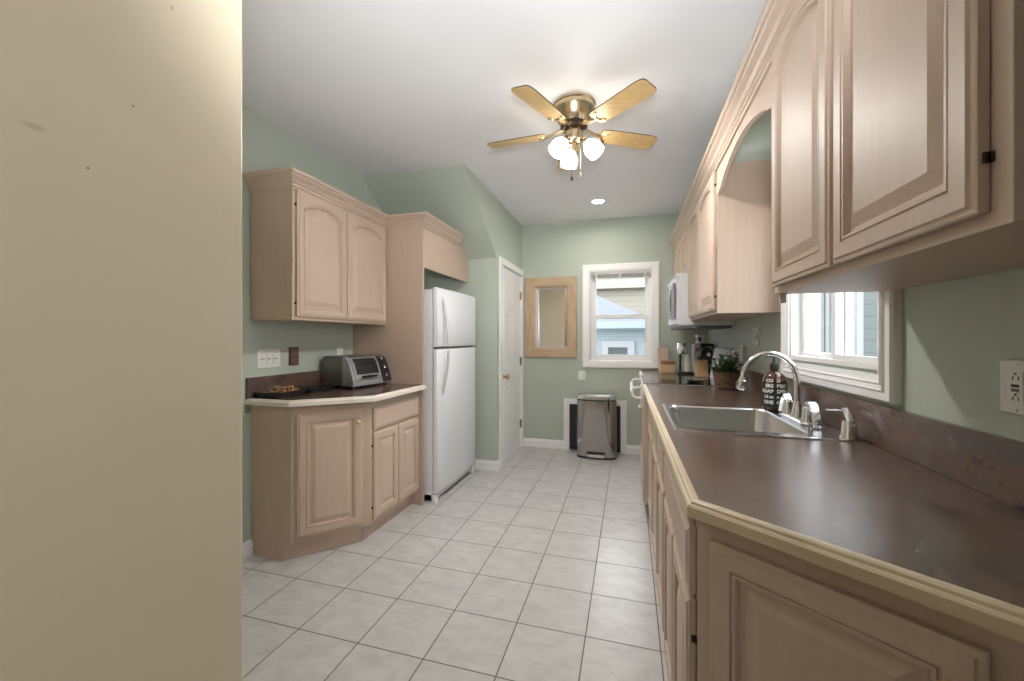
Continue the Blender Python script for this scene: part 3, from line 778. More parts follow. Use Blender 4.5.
def wrap_text(txt, size, zz, off, align, rad, parent):
    cu = bpy.data.curves.new('print', 'FONT'); cu.body = txt; cu.size = size; cu.align_x = align; cu.extrude = .0002; cu.offset = .0012
    to = bpy.data.objects.new('print', cu); C.objects.link(to)
    bpy.context.view_layer.update()
    dg = bpy.context.evaluated_depsgraph_get()
    me = bpy.data.meshes.new_from_object(to.evaluated_get(dg))
    bpy.data.objects.remove(to); bpy.data.curves.remove(cu)
    mb = MB(); mb.bm.from_mesh(me); bpy.data.meshes.remove(me)
    bmesh.ops.subdivide_edges(mb.bm, edges=[e for e in mb.bm.edges if e.calc_length() > .004], cuts=2)
    bmesh.ops.triangulate(mb.bm, faces=mb.bm.faces[:])
    for v in mb.bm.verts:
        a = cam_ang+(v.co.x+off)/rad; r = rad+v.co.z
        v.co = Vector((r*math.cos(a), r*math.sin(a), zz+v.co.y))
    return obj('print', mb, M_PRINT, parent)
for zz, lt, rt_, s in ((.138, 'CO', 'D', .021), (.112, 'ERS', 'BRO', .023), (.086, 'SOAP', 'DISH', .023), (.061, '1.5 oz', 'oz', .018), (.033, 'ONE', 'OZ', .022)):
    rad = .053 if zz < .134 else .0533
    wrap_text(lt, s, zz, -.004, 'RIGHT', rad, sb); wrap_text(rt_, s, zz, .010, 'LEFT', rad, sb)

# ------------------------------------------------------------------ refrigerator
fg = thing('refrigerator', 'white top freezer refrigerator with curved doors under the wood header', 'refrigerator', (-1.80, 3.29, 0))
FY0, FY1 = 2.882, 3.70
m = MB(); m.box(-2.12, -1.478, FY0, FY1, .012, 1.675, .006); obj('body', m, M_WHITE, fg, world=True)
def fdoor(z0, z1, name):
    N = 12; L = []
    for ins, dp in ((0, 0), (0, .022), (.006, .034), (.018, .040)):
        lo, hi = [], []
        ring = []
        for k in range(N+1):
            t = k/N; y = FY0+ins+(FY1-FY0-2*ins)*t
            bulge = .016*(1-(2*t-1)**2)
            ring.append(Vector((-1.468+dp+bulge*(1 if dp > 0 else 0), y, z0+ins)))
        for k in range(N, -1, -1):
            t = k/N; y = FY0+ins+(FY1-FY0-2*ins)*t
            bulge = .016*(1-(2*t-1)**2)
            ring.append(Vector((-1.468+dp+bulge*(1 if dp > 0 else 0), y, z1-ins)))
        L.append(ring)
    mb = MB(); mb.bm.free(); mb.bm = bmesh.new()
    R = [[mb.bm.verts.new(p) for p in l] for l in L]
    n = len(R[0])
    for i in range(len(R)-1):
        for k in range(n):
            f = mb.bm.faces.new([R[i][k], R[i][(k+1) % n], R[i+1][(k+1) % n], R[i+1][k]]); f.smooth = False
    for row in (R[0], R[-1]):
        for k in range(N):
            f = mb.bm.faces.new([row[k], row[k+1], row[n-2-k], row[n-1-k]]); f.smooth = row is R[-1]
    return obj(name, mb, M_WHITE, fg, world=True)
fz = fdoor(1.222, 1.69, 'freezer_door'); fdr = fdoor(.085, 1.206, 'fresh_food_door')
m = MB(); m.box(-1.478, -1.466, FY0+.012, FY1-.012, .09, 1.68); obj('gasket', m, M_GREYGASKET, fg, world=True)
m = MB(); m.box(-2.10, -1.485, FY0+.05, FY1-.05, .012, .075); obj('kick_grille', m, M_GREYGASKET, fg, world=True)
for yy in (FY0+.0, FY1-.05):
    m = MB(); m.box(-1.56, -1.45, yy, yy+.05, 0, .07, .003); obj('foot', m, M_WHITE, fg, world=True)
hy = FY0+.075
M_HANDLE = plain('satin_white_handle', (.62, .63, .65), rough=.25, metal=.3)
def bowh(pts, par): 
    mb = MB(); mb.tube(pts, [.008]+[.011]*(len(pts)-2)+[.008], 10); return obj('handle', mb, M_HANDLE, par, world=True)
bowh([(-1.43+.055*math.sin(PI/2*t/8), hy, 1.62-.385*t/8) for t in range(9)], fz)
bowh([(-1.375-.055*(1-math.cos(PI/2*t/8)), hy, 1.198-.36*t/8) for t in range(9)], fdr)
m = MB(); m.lathe([(0, 0), (.011, 0), (.011, .003), (0, .0035)], 14, Matrix.Translation((-1.4275, FY1-.075, 1.63)) @ Matrix.Rotation(PI/2, 4, 'Y')); obj('badge', m, M_STEELD, fz, world=True)

# ------------------------------------------------------------------ microwave
mw = thing('microwave', 'white microwave hung between the wall cabinets above the range', 'microwave', (.58, 3.95, 1.385))
m = MB(); m.box(.40, XR-.001, 3.578, 4.322, 1.395, 1.828, .006); obj('body', m, M_WHITE, mw, world=True)
m = MB()
N = 10; pts = [(.40, 3.58)]+[(.372-.02*math.sin(PI*k/N), 3.58+(4.32-3.58)*k/N) for k in range(N+1)]+[(.40, 4.32)]
m.prism([(a, b) for a, b in pts], lambda a, b, t: Vector((a, b, t)), 1.41, 1.79, smooth=False); dr = obj('front_door', m, M_WHITE, mw, world=True)
m = MB(); m.box(.345, .352, 3.84, 4.24, 1.47, 1.73, .003); obj('window', m, M_BLACKG, dr, world=True)
m = MB(); m.tube([(.365, 3.77, 1.45), (.335, 3.77, 1.47), (.325, 3.77, 1.60), (.335, 3.77, 1.73), (.365, 3.77, 1.75)], .011, 10); obj('handle', m, M_STEEL, dr, world=True)
m = MB(); m.box(.345, .362, 3.61, 3.73, 1.45, 1.75, .003); obj('control_panel', m, plain('grey_panel', (.30, .31, .33), rough=.3), dr, world=True)
m = MB(); m.box(.365, .40, 3.585, 4.315, 1.795, 1.825)
for i in range(5): m.box(.360, .366, 3.60, 4.30, 1.798+i*.005, 1.8005+i*.005)
obj('vent', m, M_WHITEP, mw, world=True)
m = MB(); m.box(.39, XR-.02, 3.59, 4.31, 1.372, 1.396, .004); obj('underside_grille', m, M_GREYGASKET, mw, world=True)

# ------------------------------------------------------------------ range
rg = thing('kitchen_range', 'white range with black glass cooktop set between the right counters', 'range', (.45, 3.705, 0))
RY0, RY1 = 3.333, 4.078
m = MB(); m.box(.125, XR-.002, RY0, RY1, .04, .915, .004); obj('body', m, M_WHITE, rg, world=True)
m = MB(); m.box(.095, .70, RY0, RY1, .915, .937, .005); obj('cooktop_frame', m, M_WHITE, rg, world=True)
m = MB(); m.box(.10, .695, RY0+.003, RY1-.003, .936, .941, .001); ct = obj('cooktop', m, M_BLACKG, rg, world=True)
M_BURN = plain('grey_burner_ring', (.16, .16, .165), rough=.25)
for (bx, by, br_) in ((.26, 3.52, .10), (.26, 3.89, .075), (.54, 3.52, .075), (.54, 3.89, .10)):
    m = MB(); m.lathe([(br_-.004, .9412), (br_-.003, .9416), (br_, .9416), (br_+.001, .9412)], 32, Matrix.Translation((bx, by, 0)), cap=False); obj('burner', m, M_BURN, ct, world=True)
m = MB(); m.box(.098, .125, RY0+.005, RY1-.005, .22, .86, .006); od = obj('oven_door', m, M_WHITE, rg, world=True)
m = MB(); m.box(.0965, .10, RY0+.13, RY1-.13, .36, .68, .002); obj('window', m, M_BLACKG, od, world=True)
m = MB()
hp = [(.10, RY0+.035, .825), (.055, RY0+.03, .815), (.025, RY0+.035, .835), (.018, RY0+.045, .865), (.028, RY0+.055, .895), (.06, RY0+.05, .905)]
m.tube([(.098, RY0+.03, .90), (.06, RY0+.03, .905), (.028, RY0+.03, .895), (.016, RY0+.03, .865), (.026, RY0+.03, .832), (.055, RY0+.03, .818), (.098, RY0+.03, .825)], .011, 10)
m.tube([(.098, RY1-.03, .90), (.06, RY1-.03, .905), (.028, RY1-.03, .895), (.016, RY1-.03, .865), (.026, RY1-.03, .832), (.055, RY1-.03, .818), (.098, RY1-.03, .825)], .011, 10)
m.tube([(.017, RY0+.03, .865), (.017, RY1-.03, .865)], .013, 10)
obj('handle', m, M_WHITEP, od, world=True)
m = MB(); m.box(.10, .125, RY0+.005, RY1-.005, .05, .205, .006); obj('storage_drawer', m, M_WHITE, rg, world=True)
m = MB(); m.prism([(.70, .93), (XR-.003, .93), (XR-.003, 1.205), (.745, 1.205)], lambda a, b, t: Vector((a, t, b)), RY0, RY1); bgd = obj('backguard', m, M_WHITE, rg, world=True, bevel=.006)
def on_guard(y, zz, out=0.0):
    t = (zz-.93)/(1.205-.93); return Vector((.70+.045*t-out, y, zz))
for yy in (3.44, 3.53, 3.88, 3.97):
    mb = MB(); Mx = Matrix.Translation(on_guard(yy, 1.10, .001)) @ Matrix.Rotation(-PI/2+.16, 4, 'Y'); mb.lathe([(.0, 0), (.022, 0), (.022, .006), (.016, .02), (0, .021)], 18, Mx); obj('knob', mb, M_WHITEP, bgd, world=True)
mb = MB(); a, b_, c_, d_ = on_guard(3.62, 1.06, .002), on_guard(3.79, 1.06, .002), on_guard(3.79, 1.15, .002), on_guard(3.62, 1.15, .002)
mb.loops([[a, b_, c_, d_], [p+Vector((.004, 0, 0)) for p in (a, b_, c_, d_)]]); obj('display', mb, M_BLACKG, bgd, world=True)

# ------------------------------------------------------------------ things on the far counter
cb = MB()
pts = [(.298, .0), (.405, .0), (.405, .235), (.39, .262), (.315, .262), (.298, .235)]
cb.prism(pts, lambda a, b, t: Vector((a, YB-.095+t+.055*b/.26, ZC+b)), 0, .016)
tag(obj('cutting_board', cb, wood('pale_pinkish_board', (.48, .33, .26), (.60, .44, .36), rough=.5)), 'pale wooden cutting board leaning upright under the back window corner', 'cutting board')
bx = thing('bread_box', 'small two tone wooden box in front of the cutting board', 'box', (.385, 4.56, ZC))
m = MB(); m.box(.315, .455, 4.50, 4.62, ZC, ZC+.085, .004); obj('box_body', m, wood('light_oak_box', (.50, .34, .17), (.62, .45, .25), rough=.45, scale=(3, 20, 20)), bx, world=True)
m = MB(); m.box(.313, .457, 4.498, 4.622, ZC+.086, ZC+.125, .006); obj('lid', m, wood('dark_oak_lid', (.20, .11, .05), (.28, .16, .08), rough=.45, scale=(3, 20, 20)), bx, world=True)
cm = thing('coffee_maker', 'slim coffee maker with steel cylinder head and black base', 'coffee maker', (.52, 4.36, ZC))
m = MB(); m.box(.455, .60, 4.28, 4.44, ZC, ZC+.028, .006); obj('base', m, M_BLACK, cm, world=True)
m = MB(); m.lathe([(.056, ZC+.20), (.058, ZC+.205), (.058, ZC+.30), (.054, ZC+.308), (0, ZC+.309)], 28, Matrix.Translation((.512, 4.36, 0))); obj('brew_head', m, M_STEEL, cm, world=True)
m = MB(); m.box(.476, .496, 4.36, 4.40, ZC+.028, ZC+.205, .004); obj('column', m, M_BLACK, cm, world=True)
m = MB(); m.lathe([(.0, ZC+.029), (.032, ZC+.029), (.034, ZC+.035), (.034, ZC+.19), (.03, ZC+.195), (0, ZC+.196)], 22, Matrix.Translation((.555, 4.36, 0))); obj('water_tank', m, plain('frosted_tank', (.62, .64, .58), rough=.2), cm, world=True)
em = thing('espresso_machine', 'black espresso machine with pale grey side and silver ring', 'coffee machine', (.68, 4.36, ZC))
m = MB(); m.box(.655, .775, 4.27, 4.47, ZC, 1.24, .01); obj('body', m, M_BLACK, em, world=True)
m = MB(); m.box(.605, .654, 4.275, 4.46, ZC, 1.235, .006); sp_ = obj('side_panel', m, plain('pale_grey_plastic', (.50, .50, .49), rough=.35), em, world=True)
m = MB(); m.box(.615, .645, 4.271, 4.276, 1.165, 1.20); obj('button_panel', m, M_GREYGASKET, sp_, world=True)
m = MB()
ringp = [(.712+.056*math.cos(2*PI*k/32), 4.262, 1.145+.066*math.sin(2*PI*k/32)) for k in range(33)]
m.tube(ringp, .004, 8, caps=False); obj('ring', m, M_CHROME, em, world=True)
m = MB(); m.lathe([(0, 0), (.02, 0), (.02, .02), (0, .021)], 18, Matrix.Translation((.725, 4.27, 1.135)) @ Matrix.Rotation(PI/2, 4, 'X')); obj('dial', m, M_STEEL, em, world=True)
mg = thing('coffee_mug', 'white mug with dark print standing on top of the black espresso machine', 'mug', (.66, 4.36, 1.24))
m = MB(); m.lathe([(.0, 0), (.032, 0), (.036, .004), (.037, .085), (.0355, .087), (.034, .084), (.033, .008), (0, .007)], 26); obj('cup', m, M_WHITEP, mg)
m = MB(); m.tube([(.035, 0, .07), (.052, 0, .068), (.06, 0, .045), (.052, 0, .022), (.035, 0, .018)], .005, 8); obj('handle', m, M_WHITEP, mg)
m = MB(); m.lathe([(.0372, .025), (.0375, .026), (.0375, .06), (.0372, .061)], 8, None, -PI*.62, -PI*.42); m.lathe([(.0372, .025), (.0375, .026), (.0375, .06), (.0372, .061)], 8, None, -PI*.95, -PI*.78); obj('printed_mark', m, M_BLACK, mg)
kb = thing('knife_block', 'tan wooden knife block tilted back beside the espresso machine', 'knife block', (.645, 4.16, ZC))
m = MB(); m.prism([(4.10, 0), (4.215, 0), (4.235, .13), (4.15, .155)], lambda a, b, t: Vector((t, a, ZC+b)), .60, .70); obj('block', m, wood('tan_block', (.46, .27, .12), (.58, .37, .18), rough=.4), kb, world=True)
for i in range(3):
    m = MB(); xx = .62+i*.03; m.tube([(xx, 4.17, ZC+.145), (xx, 4.155, ZC+.185)], .007, 8); obj('knife_handle', m, M_BLACK, kb, world=True)
sr = thing('spoon_rest', 'small dark spoon rest with metal utensil on the black cooktop', 'spoon rest', (.50, 3.52, .943))
m = MB(); m.lathe([(0, .0), (.05, .0), (.066, .010), (.068, .014), (.064, .013), (.048, .005), (0, .005)], 24); obj('dish', m, plain('dark_bronze_dish', (.06, .05, .045), rough=.3, metal=.5), sr)
m = MB(); m.tube([(-.02, .02, .014), (.03, -.01, .018), (.075, -.035, .026)], .004, 8); m.lathe([(0, .01), (.016, .012), (.018, .018), (0, .019)], 14, Matrix.Translation((-.025, .023, 0))); obj('spoon', m, M_STEEL, sr)

# ------------------------------------------------------------------ potted plant
pp = thing('potted_plant', 'pink flowering plant in a woven basket on the counter by the range', 'plant', (.655, 3.17, ZC))
def mat_wicker():
    m, nt, b = base_mat('woven_wicker')
    tc = nt.nodes.new('ShaderNodeTexCoord'); w_ = nt.nodes.new('ShaderNodeTexWave'); w_.bands_direction = 'Z'; w_.inputs['Scale'].default_value = 28; w_.inputs['Distortion'].default_value = 5; w_.inputs['Detail Scale'].default_value = 6
    nt.links.new(tc.outputs['Object'], w_.inputs['Vector'])
    r = nt.nodes.new('ShaderNodeValToRGB'); r.color_ramp.elements[0].color = (.06, .03, .015, 1); r.color_ramp.elements[1].color = (.30, .18, .09, 1)
    nt.links.new(w_.outputs['Fac'], r.inputs['Fac']); nt.links.new(r.outputs['Color'], b.inputs['Base Color']); b.inputs['Roughness'].default_value = .7
    bp = nt.nodes.new('ShaderNodeBump'); bp.inputs['Strength'].default_value = .8; bp.inputs['Distance'].default_value = .01
    nt.links.new(w_.outputs['Fac'], bp.inputs['Height']); nt.links.new(bp.outputs['Normal'], b.inputs['Normal'])
    return m
m = MB(); m.lathe([(0, 0), (.066, 0), (.074, .01), (.088, .11), (.091, .125), (.084, .124), (.08, .10), (0, .10)], 28); obj('basket', m, mat_wicker(), pp)
m = MB(); m.lathe([(0, .105), (.07, .104), (.08, .10)], 20); obj('soil', m, plain('dark_soil', (.03, .02, .015), rough=.9), pp)
def leaf(mb, base, dirv, ln, wd):
    dirv = dirv.normalized(); side = dirv.cross(Vector((0, 0, 1)))
    if side.length < .01: side = Vector((1, 0, 0))
    side.normalize(); nrm = side.cross(dirv)
    rows = []
    for t, w_ in ((0, .12), (.3, .85), (.6, 1), (.85, .6), (1, .05)):
        c = base+dirv*ln*t-Vector((0, 0, 1))*ln*.35*t*t
        rows.append([mb.bm.verts.new(c-side*wd*w_/2+nrm*wd*.12*w_), mb.bm.verts.new(c), mb.bm.verts.new(c+side*wd*w_/2+nrm*wd*.12*w_)])
    for i in range(4):
        for k in range(2):
            f = mb.bm.faces.new([rows[i][k], rows[i][k+1], rows[i+1][k+1], rows[i+1][k]]); f.smooth = True
lm, st = MB(), MB()
tops = []
for i in range(34):
    a = random.random()*2*PI; r = .02+.125*random.random(); hh = .13+.14*random.random()*(1.2-r*3.2)
    tip = Vector((r*math.cos(a), r*math.sin(a), hh)); b0 = Vector((.03*math.cos(a), .03*math.sin(a), .10))
    st.tube([b0, (b0+tip)/2+Vector((0, 0, .015)), tip], .0022, 5); tops.append(tip)
    for k in range(6):
        q = b0.lerp(tip, .35+.65*random.random()); th = random.random()*2*PI
        leaf(lm, q, Vector((math.cos(th), math.sin(th), .35+.5*random.random())), .042+.03*random.random(), .026+.014*random.random())
obj('stems', st, plain('stem_green', (.10, .16, .05), rough=.6), pp)
fo = obj('leaves', lm, plain('leaf_green', (.045, .10, .03), rough=.45, noise=.4, nscale=40), pp)
M_FLW = plain('pink_petals', (.58, .22, .32), rough=.6, noise=.3, nscale=60)
for (fx_, fy_, fz_) in ((.02, -.03, .27), (.05, -.05, .25), (-.01, -.06, .24), (.04, .0, .285), (-.06, -.04, .21), (.0, .02, .28), (.07, .02, .25)):
    m = MB()
    for k in range(7):
        a = 2*PI*k/7; leaf(m, Vector((fx_, fy_, fz_)), Vector((math.cos(a), math.sin(a), .8)), .026, .02)
    m.lathe([(0, fz_-.004), (.006, fz_), (.004, fz_+.008), (0, fz_+.01)], 8, Matrix.Translation((fx_, fy_, 0))); obj('flower', m, M_FLW, pp)

# ------------------------------------------------------------------ toaster oven
tA = Vector((-1.84, 2.408)); tB = Vector((-1.80, 2.785)); tu = tB-tA
TW = tu.length
to = thing('toaster_oven', 'grey and black toaster oven with glass door on the left counter', 'toaster oven', (tA.x, tA.y, ZC), math.atan2(tu.y, tu.x))
to.scale = (1.05, 1.0, 1.05)   # local: x along front, y to the back, z up
M_TOA = plain('warm_grey_metal', (.20, .19, .175), rough=.35, metal=.6)
M_TOF = plain('silver_grey_shell', (.36, .37, .38), rough=.35, metal=.4)
SIDE = [(.0, .018), (.0, .055), (.014, .10), (.040, .17), (.070, .206), (.10, .218), (.275, .218), (.295, .206), (.30, .185), (.30, .018)]
m = MB(); m.prism([(a, b) for a, b in SIDE], lambda a, b, t: Vector((t, a+.004, b)), .018, TW-.004); obj('shell', m, M_TOA, to)
m = MB(); m.prism([(a-.002 if a < .11 else a, b+(.003 if b > .15 else 0)) for a, b in SIDE if a < .11]+[(.10, .018)], lambda a, b, t: Vector((t, a, b)), 0, .022); obj('side_cheek', m, M_TOF, to, bevel=.003)
def fp(x, s, out=0):   # s 0..1 along the sloping front
    pts = [(.0, .055), (.014, .10), (.040, .17), (.070, .206)]
    k = min(int(s*3), 2); f_ = s*3-k
    a, b = pts[k], pts[k+1]
    return Vector((x, a[0]+(b[0]-a[0])*f_-out, a[1]+(b[1]-a[1])*f_+out*.3))
def fpanel(name, x0, x1, s0, s1, mat, out0, out1, par=to, n=6):
    L = []
    fr_, bk = [], []
    mb = MB()
    F = [[mb.bm.verts.new(fp(x, s0+(s1-s0)*k/n, out1)) for k in range(n+1)] for x in (x0, x1)]
    Bk = [[mb.bm.verts.new(fp(x, s0+(s1-s0)*k/n, out0)) for k in range(n+1)] for x in (x0, x1)]
    for k in range(n):
        mb.bm.faces.new([F[0][k], F[1][k], F[1][k+1], F[0][k+1]]); mb.bm.faces.new([Bk[0][k], Bk[0][k+1], Bk[1][k+1], Bk[1][k]])
        for i in (0, 1): mb.bm.faces.new([F[i][k], F[i][k+1], Bk[i][k+1], Bk[i][k]])
    for k in (0, n): mb.bm.faces.new([F[0][k], F[1][k], Bk[1][k], Bk[0][k]])
    return obj(name, mb, mat, par)
m = MB(); m.box(.0, TW, -.002, .05, .016, .054, .004); obj('lower_front', m, M_TOF, to)
tdr = fpanel('oven_door', .022, .275, .02, .98, M_TOF, 0, .006)
fpanel('door_glass', .045, .258, .27, .92, M_BLACKG, .005, .008, tdr)
m = MB(); q = fp(.15, .13, .018); m.box(.075, .225, q.y-.006, q.y+.006, q.z-.007, q.z+.007, .003); obj('handle', m, M_BLACK, tdr)
pnl = fpanel('control_panel', .29, TW-.006, -.2, 1.0, M_BLACK, 0, .006)
for s in (.12, .48, .84):
    q = fp(.322, s, .006); Mx = Matrix.Translation(q) @ Matrix.Rotation(PI/2-.3, 4, 'X')
    m = MB(); m.lathe([(0, 0), (.014, 0), (.013, .012), (0, .013)], 16, Mx); m.box(-.002, .002, -.012, .012, .012, .016, 0, 2, Mx); obj('knob', m, M_STEELD, pnl)
for (xx, yy) in ((.03, .03), (.03, .25), (TW-.03, .03), (TW-.03, .25)):
    m = MB(); m.lathe([(0, 0), (.012, 0), (.012, .019), (0, .0195)], 12, Matrix.Translation((xx, yy, 0))); obj('foot', m, M_BLACK, to)

# ------------------------------------------------------------------ trays with snacks
def tray(x0, x1, y0, y1, h, name, label):
    root = thing(name, label, 'tray', ((x0+x1)/2, (y0+y1)/2, ZC))
    mb = MB()
    L = [rrect(x0+.012, x1-.012, y0+.012, y1-.012, .02, ZC+.001), rrect(x0, x1, y0, y1, .025, ZC+h), rrect(x0-.004, x1+.004, y0-.004, y1+.004, .027, ZC+h), rrect(x0+.003, x1-.003, y0+.003, y1-.003, .024, ZC+h-.003), rrect(x0+.014, x1-.014, y0+.014, y1-.014, .02, ZC+.005)]
    mb.loops(L); obj('pan', mb, M_BLACK, root, world=True)
    return root
tray(-2.145, -1.965, 1.90, 2.135, .036, 'snack_tray', 'black plastic tray holding a heap of dried snacks')
tray(-2.145, -1.965, 2.15, 2.40, .03, 'baking_tray', 'empty black tray between the snacks and the toaster oven')
def mat_snack():
    m, nt, b = base_mat('mixed_snack')
    oi = nt.nodes.new('ShaderNodeNewGeometry')
    r = nt.nodes.new('ShaderNodeValToRGB'); e = r.color_ramp.elements
    e[0].color = (.22, .10, .04, 1); e[1].color = (.42, .33, .26, 1); x = e.new(.35); x.color = (.50, .26, .06, 1); x = e.new(.6); x.color = (.16, .08, .05, 1)
    nt.links.new(oi.outputs['Random Per Island'], r.inputs['Fac']); nt.links.new(r.outputs['Color'], b.inputs['Base Color']); b.inputs['Roughness'].default_value = .6
    return m
m = MB()
for i in range(170):
    px, py = random.uniform(-2.125, -1.985), random.uniform(1.92, 2.115)
    e_ = min(px+2.135, -1.975-px, py-1.908, 2.125-py)
    pz = ZC+.012+min(.05, e_*.9)*random.random()**.5
    b = bmesh.new(); bmesh.ops.create_icosphere(b, subdivisions=1, radius=.009)
    Mx = Matrix.Translation((px, py, pz)) @ Matrix.Rotation(random.random()*6, 4, 'Z') @ Matrix.Rotation(random.random()*3, 4, 'X') @ Matrix.Diagonal((1.3, .8, .55, 1))
    m.add(b, Mx, smooth=True)
o = obj('dried_snacks', m, mat_snack()); tag(o, 'heap of brown and orange dried snacks in the black tray', 'snacks', kind='stuff')

# ------------------------------------------------------------------ switches, outlets, wall plate
def fl_(u, v, h): return Vector((XL+h, u, v))
sw3 = thing('light_switch', 'white triple light switch plate on the left wall', 'switch', (XL, 2.03, 1.165))
PL = [(0, 0), (0, .003), (.003, .006), (.004, .006)]
def plate(y0, y1, z0, z1, fn, mat, par, name='plate'):
    mb = MB(); L = []
    for i, h in PL: L.append([fn(y0+i, z0+i, h), fn(y1-i, z0+i, h), fn(y1-i, z1-i, h), fn(y0+i, z1-i, h)])
    mb.loops(L); return obj(name, mb, mat, par, world=True)
def fbox(mb, u0, u1, v0, v1, h0, h1, fn):
    mb.loops([[fn(u0, v0, h0), fn(u1, v0, h0), fn(u1, v1, h0), fn(u0, v1, h0)], [fn(u0, v0, h1), fn(u1, v0, h1), fn(u1, v1, h1), fn(u0, v1, h1)]])
plate(1.945, 2.115, 1.105, 1.222, fl_, M_WHITEP, sw3)
for i in range(3):
    u0 = 1.962+i*.047; mb = MB(); fbox(mb, u0, u0+.034, 1.13, 1.197, .0055, .009, fl_); r_ = obj('rocker', mb, M_WHITEP, sw3, world=True)
    mb = MB(); fbox(mb, u0+.004, u0+.03, 1.161, 1.166, .009, .0098, fl_); obj('seam', mb, M_GREYGASKET, r_, world=True)
pq = thing('wall_plaque', 'small brown two square plaque beside the white switch plate', 'plaque', (XL, 2.225, 1.17))
M_PLQ = plain('dark_brown_ceramic', (.07, .045, .035), rough=.3, noise=.4, nscale=60)
plate(2.185, 2.268, 1.11, 1.232, fl_, M_PLQ, pq, 'backing')
for v0 in (1.117, 1.174):
    mb = MB(); fbox(mb, 2.195, 2.258, v0, v0+.05, .006, .010, fl_); obj('square', mb, plain('brown_marbled', (.16, .09, .07), rough=.35, noise=.6, nscale=50), pq, world=True)
ol = thing('wall_outlet', 'white outlet on the left wall half hidden behind the toaster oven', 'outlet', (XL, 2.68, 1.16))
plate(2.645, 2.715, 1.10, 1.215, fl_, M_WHITEP, ol)
for v in (1.135, 1.18):
    mb = MB(); fbox(mb, 2.664, 2.696, v-.014, v+.014, .006, .008, fl_); obj('socket', mb, M_WHITEP, ol, world=True)
def gfci(y0, y1, z0, z1, root, pm):
    plate(y0, y1, z0, z1, fr, pm, root)
    yc_, zc_ = (y0+y1)/2, (z0+z1)/2
    mb = MB(); fbox(mb, yc_-.0165, yc_+.0165, zc_-.034, zc_+.034, .006, .009, fr); ins = obj('receptacle', mb, M_WHITEP, root, world=True)
    for zz in (zc_-.024, zc_+.02):
        for dy in (-.007, .006):
            mb = MB(); fbox(mb, yc_+dy-.0012, yc_+dy+.0012, zz-.004, zz+.004, .009, .0095, fr); obj('slot', mb, M_BLACK, ins, world=True)
        mb = MB(); fbox(mb, yc_-.003, yc_+.003, zz+.007, zz+.011, .009, .0095, fr); obj('slot', mb, M_BLACK, ins, world=True)
    mb = MB(); fbox(mb, yc_-.008, yc_+.008, zc_+.001, zc_+.007, .009, .011, fr); obj('test_button', mb, M_BLACK, ins, world=True)
    mb = MB(); fbox(mb, yc_-.008, yc_+.008, zc_-.009, zc_-.002, .009, .011, fr); obj('reset_button', mb, M_GREYGASKET, ins, world=True)
    for zz in (z0+.009, z1-.009):
        mb = MB(); mb.lathe([(0, 0), (.003, 0), (.0025, .001), (0, .0012)], 10, Matrix.Translation(fr(yc_, zz, .006)) @ Matrix.Rotation(-PI/2, 4, 'Y')); obj('screw', mb, M_STEELD, root, world=True)
og = thing('wall_outlet', 'white outlet with test buttons on the right wall nearest the camera', 'outlet', (XR, 1.14, 1.18))
gfci(1.088, 1.178, 1.127, 1.243, og, M_WHITEP)
o2 = thing('wall_outlet', 'pale double plate with outlet and switch left of the sink window', 'outlet', (XR, 3.03, 1.30))
plate(2.94, 3.09, 1.245, 1.36, fr, plain('pale_sage_plate', (.52, .56, .50), rough=.4), o2)
mb = MB()
for zz in (1.275, 1.30, 1.33): fbox(mb, 3.045, 3.053, zz-.007, zz+.007, .006, .0072, fr)
obj('slots', mb, M_BLACK, o2, world=True)
mb = MB(); fbox(mb, 2.968, 2.985, 1.28, 1.325, .006, .012, fr); obj('toggle', mb, M_WHITEP, o2, world=True)
o3 = thing('wall_outlet', 'narrow white outlet box on the wall above the potted plant', 'outlet', (XR, 3.30, 1.18))
mb = MB(); fbox(mb, 3.265, 3.335, 1.125, 1.24, 0, .02, fr); obj('box', mb, M_WHITEP, o3, world=True, bevel=.003)
mb = MB(); fbox(mb, 3.28, 3.32, 1.14, 1.225, .02, .023, fr); obj('face', mb, M_WHITEP, o3, world=True)
o4 = thing('switch_plate', 'white blank plate on the back wall below the window corner', 'switch', (-.53, YB, .86))
plate(-.57, -.485, .80, .915, fb, M_WHITEP, o4)
mb = MB(); fbox(mb, -.545, -.51, .825, .89, .006, .0075, fb); obj('insert', mb, M_WHITEP, o4, world=True)

# ------------------------------------------------------------------ mirror
mr = thing('wall_mirror', 'rectangular mirror in a rustic pine frame beside the back window', 'mirror', (-.89, YB, 1.07))
MX0, MX1, MZ0, MZ1 = -1.193, -.584, 1.068, 2.008
prof = [(0, 0), (0, .028), (.006, .034), (.10, .030), (.118, .018), (.118, .002)]
def rail(a, b, c, d, mat):   # outer a->b, inner c->d (points in wall plane)
    mb = MB(); L = []
    pr_ = [(0.0, .001), (0.0, .028), (.05, .034), (.82, .030), (1.0, .016), (1.0, .001)]
    s0 = [fb(a[0]+(c[0]-a[0])*t, a[1]+(c[1]-a[1])*t, h) for t, h in pr_]
    s1 = [fb(b[0]+(d[0]-b[0])*t, b[1]+(d[1]-b[1])*t, h) for t, h in pr_]
    mb.loops([s0, s1]); obj('frame_rail', mb, mat, mr, world=True)
i_ = .118
O = [(MX0, MZ0), (MX1, MZ0), (MX1, MZ1), (MX0, MZ1)]
I = [(MX0+i_, MZ0+i_), (MX1-i_, MZ0+i_), (MX1-i_, MZ1-i_), (MX0+i_, MZ1-i_)]
for k in range(4): rail(O[k], O[(k+1) % 4], I[k], I[(k+1) % 4], M_PINEH if k % 2 == 0 else M_PINE)
mb = MB()
L = []
